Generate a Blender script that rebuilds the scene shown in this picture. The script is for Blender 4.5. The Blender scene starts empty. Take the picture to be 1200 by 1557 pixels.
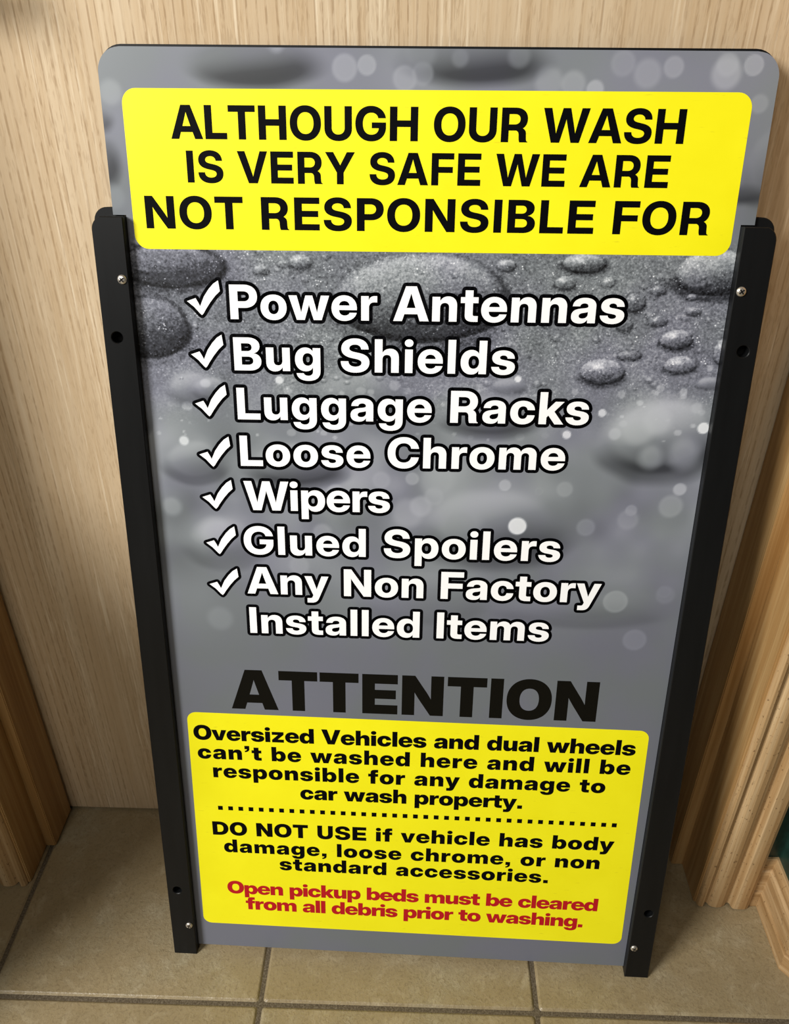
import bpy, bmesh, math, random
import numpy as np
from mathutils import Matrix, Vector
from mathutils.geometry import delaunay_2d_cdt

# ---------------------------------------------------------------- camera, world, lights
SC = bpy.context.scene
COL = SC.collection
F_PX = 1257.2792
cam = bpy.data.cameras.new('camera')
cam.sensor_fit = 'VERTICAL'; cam.sensor_height = 36.0
cam.lens = 36.0 * F_PX / 1557.0
cam.clip_start = 0.02
camo = bpy.data.objects.new('camera', cam); COL.objects.link(camo)
YAW, PITCH, ROLL = 0.0267995, -0.5747025, -0.0043763
def cam_basis(yaw, pitch, roll):
    Rz = Matrix.Rotation(yaw, 3, 'Z'); Rx = Matrix.Rotation(pitch, 3, 'X'); Ry = Matrix.Rotation(roll, 3, 'Y')
    return Rz @ Rx @ Ry                      # columns: right, forward, up
B = cam_basis(YAW, PITCH, ROLL)
M = Matrix.Identity(4)
for i in range(3):
    M[i][0] = B[i][0]; M[i][1] = B[i][2]; M[i][2] = -B[i][1]
M.translation = Vector((0.1778, -0.5241, 1.0693))
camo.matrix_world = M
SC.camera = camo

vs = SC.view_settings
vs.view_transform = 'Standard'; vs.look = 'None'; vs.gamma = 1.0; vs.use_curve_mapping = False
vs.exposure = 0.0
world = bpy.data.worlds.new('room_light'); SC.world = world; world.use_nodes = True
WN = world.node_tree.nodes
WN['Background'].inputs['Color'].default_value = (1.0, 0.92, 0.79, 1)
WN['Background'].inputs['Strength'].default_value = 0.055

def area_light(name, loc, target, sx, sy, power, color):
    l = bpy.data.lights.new(name, 'AREA'); l.shape = 'RECTANGLE'; l.size = sx; l.size_y = sy
    l.energy = power; l.color = color
    o = bpy.data.objects.new(name, l); COL.objects.link(o)
    o.location = loc
    d = Vector(target) - Vector(loc)
    o.rotation_euler = d.to_track_quat('-Z', 'Y').to_euler()
    return o
area_light('ceiling_lamp_left', (-1.95, -1.45, 2.25), (0.1, 0.1, 0.5), 1.0, 1.0, 132, (1.0, 0.975, 0.935))
area_light('fill_light_front', (-0.5, -2.1, 2.5), (0.1, 0.1, 0.5), 0.8, 0.8, 18, (1.0, 0.95, 0.87))  # added weak fill, keeps the shadows from going black

# ---------------------------------------------------------------- small helpers
def srgb(r, g, b):
    f = lambda c: (c / 255.0) / 12.92 if c <= 10.3 else (((c / 255.0) + 0.055) / 1.055) ** 2.4
    return (f(r), f(g), f(b), 1.0)

def link(name, mesh, mat, parent=None, smooth=False):
    o = bpy.data.objects.new(name, mesh); COL.objects.link(o)
    if mat is not None:
        for m in (mat if isinstance(mat, (list, tuple)) else [mat]): mesh.materials.append(m)
    if smooth:
        for p in mesh.polygons: p.use_smooth = True
    if parent: o.parent = parent
    return o

def struct(o, label):
    o['kind'] = 'structure'; o['label'] = label; return o

def mesh_from(name, verts, faces, idx=None):
    me = bpy.data.meshes.new(name); me.from_pydata(verts, [], faces); me.update()
    return me

def fix_normals(me):
    bm = bmesh.new(); bm.from_mesh(me)
    bmesh.ops.remove_doubles(bm, verts=bm.verts, dist=1e-7)
    bmesh.ops.recalc_face_normals(bm, faces=bm.faces); bm.to_mesh(me); bm.free()

class Nodes:
    def __init__(s, name):
        s.m = bpy.data.materials.new(name); s.m.use_nodes = True
        s.t = s.m.node_tree; s.b = s.t.nodes['Principled BSDF']
        s.tc = None
    def n(s, typ, **kw):
        x = s.t.nodes.new(typ)
        for k, v in kw.items(): setattr(x, k, v)
        return x
    def l(s, a, b): s.t.links.new(a, b)
    def coords(s, scale=(1, 1, 1), rot=(0, 0, 0), loc=(0, 0, 0)):
        if s.tc is None: s.tc = s.n('ShaderNodeTexCoord')
        mp = s.n('ShaderNodeMapping')
        mp.inputs['Scale'].default_value = scale; mp.inputs['Rotation'].default_value = rot; mp.inputs['Location'].default_value = loc
        s.l(s.tc.outputs['Object'], mp.inputs['Vector']); return mp.outputs['Vector']
    def noise(s, vec, scale=1.0, detail=2.0, rough=0.5, dist=0.0):
        x = s.n('ShaderNodeTexNoise'); x.inputs['Scale'].default_value = scale
        x.inputs['Detail'].default_value = detail; x.inputs['Roughness'].default_value = rough
        x.inputs['Distortion'].default_value = dist
        s.l(vec, x.inputs['Vector']); return x.outputs['Fac']
    def ramp(s, fac, stops):
        x = s.n('ShaderNodeValToRGB'); e = x.color_ramp.elements
        while len(e) < len(stops): e.new(0.5)
        for k, (p, c) in zip(e, stops):
            k.position = p; k.color = c if isinstance(c, (tuple, list)) else (c, c, c, 1)
        s.l(fac, x.inputs['Fac']); return x.outputs['Color']
    def mix(s, fac, a, b, mode='MIX'):
        x = s.n('ShaderNodeMix', data_type='RGBA', blend_type=mode)
        for sock, v in ((x.inputs[0], fac), (x.inputs[6], a), (x.inputs[7], b)):
            if hasattr(v, 'is_output'): s.l(v, sock)
            else: sock.default_value = v
        return x.outputs[2]
    def math(s, op, a, b=0.0, c=0.0):
        x = s.n('ShaderNodeMath', operation=op)
        for sock, v in zip(x.inputs, (a, b, c)):
            if hasattr(v, 'is_output'): s.l(v, sock)
            else: sock.default_value = v
        return x.outputs[0]
    def bump(s, h, strength=0.3, dist=0.001):
        x = s.n('ShaderNodeBump'); x.inputs['Strength'].default_value = strength; x.inputs['Distance'].default_value = dist
        s.l(h, x.inputs['Height']); s.l(x.outputs['Normal'], s.b.inputs['Normal'])
    def base(s, col, rough=0.5, spec=0.5, metal=0.0):
        if hasattr(col, 'is_output'): s.l(col, s.b.inputs['Base Color'])
        else: s.b.inputs['Base Color'].default_value = col
        if hasattr(rough, 'is_output'): s.l(rough, s.b.inputs['Roughness'])
        else: s.b.inputs['Roughness'].default_value = rough
        s.b.inputs['Specular IOR Level'].default_value = spec; s.b.inputs['Metallic'].default_value = metal
        return s.m

def plain(name, col, rough=0.5, spec=0.5, metal=0.0):
    return Nodes(name).base(col, rough, spec, metal)

# ---------------------------------------------------------------- materials
def door_oak():
    N = Nodes('pale_oak_veneer')
    broad = N.noise(N.coords((11, 11, 0.6)), 1.0, 3, 0.55)
    fine = N.noise(N.coords((150, 150, 2.6)), 1.0, 3, 0.6, 0.2)
    col = N.ramp(broad, [(0.30, srgb(199, 176, 143)), (0.5, srgb(208, 186, 154)), (0.72, srgb(216, 197, 167))])
    col = N.mix(N.ramp(fine, [(0.35, 0.0), (0.72, 0.6)]), col, srgb(192, 164, 126))
    band = N.noise(N.coords((30, 30, 0.8), loc=(3, 1, 2)), 1.0, 2, 0.5)
    bm_ = N.ramp(band, [(0.38, 0.15), (0.60, 1.0)])
    # open pores: short vertical ticks, in two sizes
    p1 = N.noise(N.coords((520, 520, 70), rot=(0, 0.02, 0)), 1.0, 1.5, 0.5, 0.3)
    p2 = N.noise(N.coords((340, 340, 38), rot=(0, -0.02, 0), loc=(5, 5, 5)), 1.0, 2.5, 0.65, 0.5)
    pm = N.math('MULTIPLY', N.math('MAXIMUM', N.ramp(p1, [(0.56, 0.0), (0.68, 0.8)]), N.ramp(p2, [(0.57, 0.0), (0.64, 1.0)])), bm_)
    wv = N.n('ShaderNodeTexWave', wave_type='BANDS', bands_direction='X')
    for k_, v_ in (('Scale', 37.0), ('Distortion', 8.0), ('Detail', 2.0), ('Detail Scale', 0.6), ('Detail Roughness', 0.6)): wv.inputs[k_].default_value = v_
    N.l(N.coords((1, 1, 0.035)), wv.inputs['Vector'])
    p3 = N.noise(N.coords((210, 210, 62), loc=(1, 9, 4)), 1.0, 2.0, 0.6, 0.3)
    dash = N.math('MULTIPLY', N.ramp(wv.outputs['Fac'], [(0.80, 0.0), (0.97, 0.9)]), N.ramp(p3, [(0.40, 0.25), (0.56, 1.0)]))
    dash = N.math('MULTIPLY', dash, N.ramp(N.noise(N.coords((16, 16, 2.0), loc=(2, 2, 2)), 1.0, 2, 0.5), [(0.36, 0.25), (0.56, 1.0)]))
    pm = N.math('MAXIMUM', N.math('MULTIPLY', pm, 0.55), dash)
    col = N.mix(N.math('MULTIPLY', pm, 0.60), col, srgb(146, 116, 82))
    lite = N.noise(N.coords((330, 330, 11), loc=(7, 2, 5)), 1.0, 2, 0.5)
    col = N.mix(N.math('MULTIPLY', N.ramp(lite, [(0.57, 0.0), (0.72, 0.65)]), bm_), col, srgb(238, 222, 194))
    N.bump(pm, 0.25, 0.0004)
    return N.base(col, 0.42, 0.35)

def trim_oak(name, a, b, c, dirt=0.0, flat=False):
    N = Nodes(name)
    broad = N.noise(N.coords((4, 4, 70) if flat else (75, 75, 1.3)), 1.0, 4, 0.65, 0.4)
    fine = N.noise(N.coords((14, 14, 400) if flat else (420, 420, 9)), 1.0, 3, 0.6)
    col = N.ramp(broad, [(0.32, a), (0.5, b), (0.68, c)])
    col = N.mix(N.ramp(fine, [(0.45, 0.0), (0.75, 0.6)]), col, a)
    if dirt:
        sp = N.noise(N.coords((260, 260, 170), loc=(1, 5, 2)), 1.0, 2, 0.6)
        col = N.mix(N.math('MULTIPLY', N.ramp(sp, [(0.63, 0.0), (0.72, 1.0)]), dirt), col, srgb(92, 66, 40))
    N.bump(fine, 0.15, 0.0005)
    return N.base(col, 0.45, 0.4)

def tile_mat():
    N = Nodes('beige_ceramic_tile')
    big = N.noise(N.coords((7, 7, 7)), 1.0, 3, 0.6)
    mid = N.noise(N.coords((38, 38, 38)), 1.0, 4, 0.65, 0.6)
    fine = N.noise(N.coords((260, 260, 260)), 1.0, 3, 0.6, 0.8)
    col = N.ramp(big, [(0.3, srgb(137, 122, 93)), (0.5, srgb(148, 133, 103)), (0.7, srgb(147, 137, 112))])
    col = N.mix(N.ramp(mid, [(0.35, 0.55), (0.6, 0.0)]), col, srgb(138, 122, 90))
    col = N.mix(N.ramp(mid, [(0.55, 0.0), (0.75, 0.4)]), col, srgb(180, 168, 140))
    col = N.mix(N.ramp(fine, [(0.50, 0.0), (0.68, 0.5)]), col, srgb(112, 97, 72))
    rug = N.noise(N.coords((120, 120, 120), loc=(4, 4, 4)), 1.0, 4, 0.6, 1.2)
    hgt = N.math('MULTIPLY_ADD', rug, 0.8, N.math('MULTIPLY', fine, 0.4))
    N.bump(N.math('MULTIPLY', hgt, N.ramp(big, [(0.35, 0.35), (0.65, 1.0)])), 0.6, 0.0022)
    return N.base(col, 0.36, 0.45)

M_DOOR = door_oak()
M_CASING = trim_oak('honey_oak_casing', srgb(152, 117, 74), srgb(182, 150, 107), srgb(204, 178, 138), 0.7)
M_BASE = trim_oak('worn_oak_baseboard', srgb(146, 112, 70), srgb(172, 140, 98), srgb(192, 164, 124), 0.7, True)
M_JAMB = trim_oak('honey_oak_jamb', srgb(148, 110, 62), srgb(170, 133, 84), srgb(188, 155, 106))
M_TILE = tile_mat()
gN = Nodes('dirty_grout')
gn = gN.noise(gN.coords((420, 420, 420)), 1.0, 4, 0.7)
gN.bump(gn, 0.6, 0.001)
M_GROUT = gN.base(gN.ramp(gn, [(0.3, srgb(62, 52, 40)), (0.5, srgb(92, 82, 66)), (0.7, srgb(122, 112, 96))]), 0.9, 0.2)
wN = Nodes('dark_green_wall_paint')
wn = wN.noise(wN.coords((90, 90, 90)), 1.0, 3, 0.5)
wN.bump(wn, 0.25, 0.001)
M_WALL = wN.base(wN.ramp(wn, [(0.3, srgb(17, 42, 36)), (0.7, srgb(26, 58, 49))]), 0.45, 0.5)
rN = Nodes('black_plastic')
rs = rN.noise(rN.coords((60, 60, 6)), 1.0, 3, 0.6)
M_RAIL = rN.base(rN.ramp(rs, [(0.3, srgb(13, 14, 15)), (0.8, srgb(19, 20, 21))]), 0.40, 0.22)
M_HOLE = plain('hole_black', srgb(9, 9, 9), 0.7, 0.2)
M_STEEL = plain('zinc_screw_steel', srgb(214, 208, 198), 0.32, 0.5, 0.85)
M_PANEL = plain('grey_panel_edge', srgb(96, 92, 88), 0.5, 0.4)
M_BRASS = plain('brushed_nickel', srgb(170, 165, 155), 0.35, 0.5, 1.0)
M_INK = plain('black_ink', srgb(6, 6, 9), 0.45, 0.06)
M_INK_BROWN = plain('warm_black_ink', srgb(15, 14, 10), 0.45, 0.1)
M_WHITE = plain('white_ink', srgb(251, 252, 253), 0.42, 0.3)
M_RED = plain('red_ink', srgb(182, 16, 30), 0.42, 0.3)
yN = Nodes('yellow_ink')
yn = yN.noise(yN.coords((14, 14, 14)), 1.0, 3, 0.6)
ys = yN.noise(yN.coords((70, 70, 420), rot=(0, 0.5, 0)), 1.0, 2, 0.5)
yc = yN.ramp(yn, [(0.3, srgb(244, 236, 18)), (0.7, srgb(250, 243, 26))])
yc = yN.mix(yN.ramp(ys, [(0.70, 0.0), (0.80, 0.35)]), yc, srgb(196, 180, 30))
M_YELLOW = yN.base(yc, 0.40, 0.35)

# ---------------------------------------------------------------- setting
DOOR_Y, WALL_Y = 0.2765, 0.160
JL, JR = -0.3480, 0.5735           # jamb faces
TILE = 0.3422

def box_into(bm, x0, x1, y0, y1, z0, z1):
    v = [bm.verts.new(c) for c in ((x0,y0,z0),(x1,y0,z0),(x1,y1,z0),(x0,y1,z0),(x0,y0,z1),(x1,y0,z1),(x1,y1,z1),(x0,y1,z1))]
    for f in ((0,3,2,1),(4,5,6,7),(0,1,5,4),(1,2,6,5),(2,3,7,6),(3,0,4,7)): bm.faces.new([v[i] for i in f])

def box(name, dims, mat, parent=None, bev=0.0):
    bm = bmesh.new(); box_into(bm, *dims)
    if bev: bmesh.ops.bevel(bm, geom=list(bm.edges), offset=bev, segments=2, affect='EDGES', profile=0.6)
    me = bpy.data.meshes.new(name); bm.to_mesh(me); bm.free()
    return link(name, me, mat, parent)

# floor: grout bed with separate bevelled tiles in one mesh
def build_floor():
    V, Fc, mi = [], [], []
    def quad(a): 
        Fc.append(tuple(range(len(V), len(V) + 4))); V.extend(a)
    quad([(-2.4,-2.4,-0.0024),(2.4,-2.4,-0.0024),(2.4,1.0,-0.0024),(-2.4,1.0,-0.0024)]); mi.append(1)
    g = 0.0023
    prof = [(0.0, -0.0030), (0.0006, -0.0024), (0.0025, -0.0005), (0.0037, 0.0)]
    rnd = random.Random(4)
    for i in range(-7, 7):
        for j in range(-7, 3):
            x0, x1 = i*TILE + g, (i+1)*TILE - g
            y0, y1 = j*TILE + g, (j+1)*TILE - g
            rings = []
            for ins, z in prof:
                r = 0.004
                pts = []
                for cx, cy, a0 in ((x1-ins-r, y1-ins-r, 0), (x0+ins+r, y1-ins-r, 90), (x0+ins+r, y0+ins+r, 180), (x1-ins-r, y0+ins+r, 270)):
                    for k in range(4):
                        a = math.radians(a0 + 30*k); pts.append((cx + r*math.cos(a), cy + r*math.sin(a), z))
                rings.append(list(range(len(V), len(V)+len(pts)))); V.extend(pts)
            n = len(rings[0])
            for a, b in zip(rings, rings[1:]):
                for k in range(n):
                    Fc.append((a[k], a[(k+1) % n], b[(k+1) % n], b[k])); mi.append(0)
            Fc.append(tuple(rings[-1])); mi.append(0)
    me = mesh_from('floor', V, Fc)
    o = link('floor', me, [M_TILE, M_GROUT])
    for p, m in zip(me.polygons, mi): p.material_index = m
    return o
struct(build_floor(), 'beige square ceramic tile floor with dark grout')

def wall_with_opening():
    bm = bmesh.new()
    T = 0.10
    box_into(bm, -1.8, JL - 0.018, WALL_Y, WALL_Y + T, -0.002, 2.45)
    box_into(bm, JR + 0.018, 0.670, WALL_Y, WALL_Y + T, -0.002, 2.45)
    box_into(bm, JL - 0.018, JR + 0.018, WALL_Y, WALL_Y + T, 2.07, 2.45)
    me = bpy.data.meshes.new('wall_back'); bm.to_mesh(me); bm.free()
    return link('wall_back', me, M_WALL)
struct(wall_with_opening(), 'dark green wall around the oak door')

# short return wall to the right of the door with a clipped (bullnose) outer corner
struct(box('shade_wall_left', (-0.56, -0.4455, -0.12, WALL_Y, -0.002, 0.74), M_WALL, None, 0.004), 'low dark green half wall out of view, added to shade the door')  # unseen block added to shade the door's lower left and nearby floor

def right_wall():
    path = [(0.670, 0.30), (0.670, 0.068), (0.673, 0.060), (0.683, 0.050), (0.691, 0.047), (1.9, 0.047), (1.9, 0.30)]
    V, Fc = [], []
    for x, y in path: V += [(x, y, -0.002), (x, y, 2.45)]
    n = len(path)
    for k in range(n):
        a, b = 2*k, 2*((k+1) % n)
        Fc.append((a, b, b+1, a+1))
    Fc.append(tuple(range(0, 2*n, 2))); Fc.append(tuple(range(2*n-1, 0, -2)))
    me = mesh_from('wall_right', V, Fc); fix_normals(me)
    return link('wall_right', me, M_WALL)
struct(right_wall(), 'dark green return wall right of the door')

struct(box('light_block_rear', (-0.6, 0.8, 0.335, 0.36, -0.002, 2.3), M_JAMB), 'added slab blocking light under the door')  # added out of sight to stop world light leaking under the door

def sweep_profile(name, path, prof, mat):
    """path: front-plan polyline of the wall line (x,y); prof: (out, z). Mitred joints; 'out' is to the left-hand normal."""
    n = len(path); P = [Vector(q) for q in path]; V = []; Fc = []
    dirs = [(P[i+1]-P[i]).normalized() for i in range(n-1)]
    for i in range(n):
        if i == 0: nn = Vector((dirs[0].y, -dirs[0].x)); s = 1
        elif i == n-1: nn = Vector((dirs[-1].y, -dirs[-1].x)); s = 1
        else:
            a = Vector((dirs[i-1].y, -dirs[i-1].x)); b = Vector((dirs[i].y, -dirs[i].x))
            nn = (a+b).normalized(); s = 1/max(0.2, nn.dot(a))
        for o, z in prof:
            q = P[i] + nn*o*s; V.append((q.x, q.y, z))
    m = len(prof)
    for i in range(n-1):
        for k in range(m-1):
            Fc.append((i*m+k, (i+1)*m+k, (i+1)*m+k+1, i*m+k+1))
    Fc.append(tuple(range(m))); Fc.append(tuple(range((n-1)*m, n*m))[::-1])
    me = mesh_from(name, V, Fc); fix_normals(me)
    return link(name, me, mat)
BB = [(0, 0.0), (0.0115, 0.0), (0.0120, 0.002), (0.0120, 0.030), (0.0108, 0.0325), (0.0085, 0.0335), (0.0085, 0.0355), (0.0108, 0.0370),
      (0.0105, 0.072), (0.0092, 0.0765), (0.0070, 0.0785), (0.0070, 0.0815), (0.0082, 0.084), (0.0075, 0.089), (0.0048, 0.0945), (0.0030, 0.097), (0, 0.097)]
BBZ = [(o, z*0.97) for o, z in BB]
struct(sweep_profile('baseboard_right', [(0.6455, 0.1600), (0.6700, 0.1600), (0.6700, 0.0680), (0.6880, 0.0470), (1.9, 0.0470)], BBZ, M_BASE),
       'worn oak baseboard on the green return wall')

# door casing profile: (across, forward) from the opening outward
CAS = [(0.000, 0.0), (0.000, 0.0105), (0.0015, 0.0135), (0.004, 0.0150), (0.0075, 0.0150), (0.0095, 0.0125), (0.0115, 0.0098), (0.0135, 0.0096),
       (0.0160, 0.0125), (0.0200, 0.0148), (0.0260, 0.0158), (0.0320, 0.0152), (0.0370, 0.0128), (0.0400, 0.0100), (0.0425, 0.0092), (0.0445, 0.0108),
       (0.0465, 0.0150), (0.0490, 0.0172), (0.0560, 0.0176), (0.0640, 0.0172), (0.0680, 0.0155), (0.0700, 0.0125), (0.0700, 0.0)]
def casing(name, x_in, sign, top):
    V, Fc = [], []
    m = len(CAS)
    for z0 in (0, 1):
        for a, f in CAS:
            z = 0.0015 if z0 == 0 else top + a
            if z0 == 0: z += 0.002 * (1 if 0.009 < a < 0.0145 or 0.039 < a < 0.0455 else 0)
            V.append((x_in + sign*a, WALL_Y - f, z))
    for k in range(m): Fc.append((k, (k+1) % m, m+(k+1) % m, m+k))
    Fc.append(tuple(range(m))); Fc.append(tuple(range(m, 2*m)))
    me = mesh_from(name, V, Fc); fix_normals(me)
    return link(name, me, M_CASING)
struct(casing('trim_1', JL - 0.0035, -1, 2.05), 'moulded oak door casing on the left')
struct(casing('trim_2', JR + 0.0035, 1, 2.05), 'moulded oak door casing on the right, scuffed at the foot')
def head_casing():
    V, Fc = [], []; m = len(CAS)
    for e in (0, 1):
        for a, f in CAS:
            x = (JL - 0.0035 - a) if e == 0 else (JR + 0.0035 + a)
            V.append((x, WALL_Y - f, 2.05 + a))
    for k in range(m): Fc.append((k, (k+1) % m, m+(k+1) % m, m+k))
    me = mesh_from('trim_3', V, Fc); fix_normals(me)
    return link('trim_3', me, M_CASING)
struct(head_casing(), 'moulded oak door casing across the top')

def jamb(name, side):
    bm = bmesh.new()
    if side < 0:
        box_into(bm, JL - 0.018, JL, 0.1520, 0.335, 0.001, 2.05)
        box_into(bm, JL - 0.001, JL + 0.0140, 0.2090, 0.2720, 0.003, 2.035)
    else:
        box_into(bm, JR, JR + 0.018, 0.1520, 0.335, 0.001, 2.05)
        box_into(bm, JR - 0.0160, JR + 0.001, 0.2090, 0.2720, 0.001, 2.035)
    bmesh.ops.bevel(bm, geom=list(bm.edges), offset=0.0012, segments=2, affect='EDGES')
    me = bpy.data.meshes.new(name); bm.to_mesh(me); bm.free()
    return link(name, me, M_JAMB)
struct(jamb('trim_4', -1), 'oak door jamb and stop on the left')
struct(jamb('trim_5', 1), 'oak door jamb and stop on the right')
bm = bmesh.new()
box_into(bm, JL, JR, 0.152, 0.335, 2.035, 2.07)
me = bpy.data.meshes.new('trim_6'); bm.to_mesh(me); bm.free()
struct(link('trim_6', me, M_JAMB), 'oak door jamb head')

door = struct(box('door_1', (JL + 0.0030, JR - 0.0030, DOOR_Y, DOOR_Y + 0.044, 0.0035, 2.033), M_DOOR, None, 0.0016), 'pale oak veneer door behind the sign')

def lathe(bm, prof, origin, axis='-y', seg=32):
    rings = []
    for r, h in prof:
        ring = []
        for k in range(seg):
            a = 2*math.pi*k/seg
            ring.append(bm.verts.new((origin[0] + r*math.cos(a), origin[1] - h, origin[2] + r*math.sin(a))))
        rings.append(ring)
    for a, b in zip(rings, rings[1:]):
        for k in range(seg): bm.faces.new((a[k], a[(k+1) % seg], b[(k+1) % seg], b[k]))
    bm.faces.new(rings[-1])
bm = bmesh.new()
lathe(bm, [(0.033, 0.0), (0.033, 0.006), (0.029, 0.010), (0.012, 0.011), (0.011, 0.040), (0.012, 0.052), (0.004, 0.056)], (-0.295, DOOR_Y, 1.080))
pts = [(0.000, 0.046, 0.0115, 0.0095), (0.020, 0.050, 0.0110, 0.0085), (0.050, 0.054, 0.0100, 0.0070), (0.085, 0.054, 0.0095, 0.0060), (0.108, 0.050, 0.0085, 0.0055), (0.118, 0.045, 0.0060, 0.0045)]
rings = []
for x, h, rz, ry in pts:
    rings.append([bm.verts.new((-0.295 + x, DOOR_Y - h + ry*math.sin(2*math.pi*k/16), 1.080 + rz*math.cos(2*math.pi*k/16))) for k in range(16)])
for a, b in zip(rings, rings[1:]):
    for k in range(16): bm.faces.new((a[k], a[(k+1) % 16], b[(k+1) % 16], b[k]))
bm.faces.new(rings[0]); bm.faces.new(rings[-1])
me = bpy.data.meshes.new('door_handle'); bm.to_mesh(me); bm.free(); fix_normals(me)
handle = link('door_handle', me, M_BRASS, door, True); handle['label'] = 'satin metal lever handle'

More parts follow.
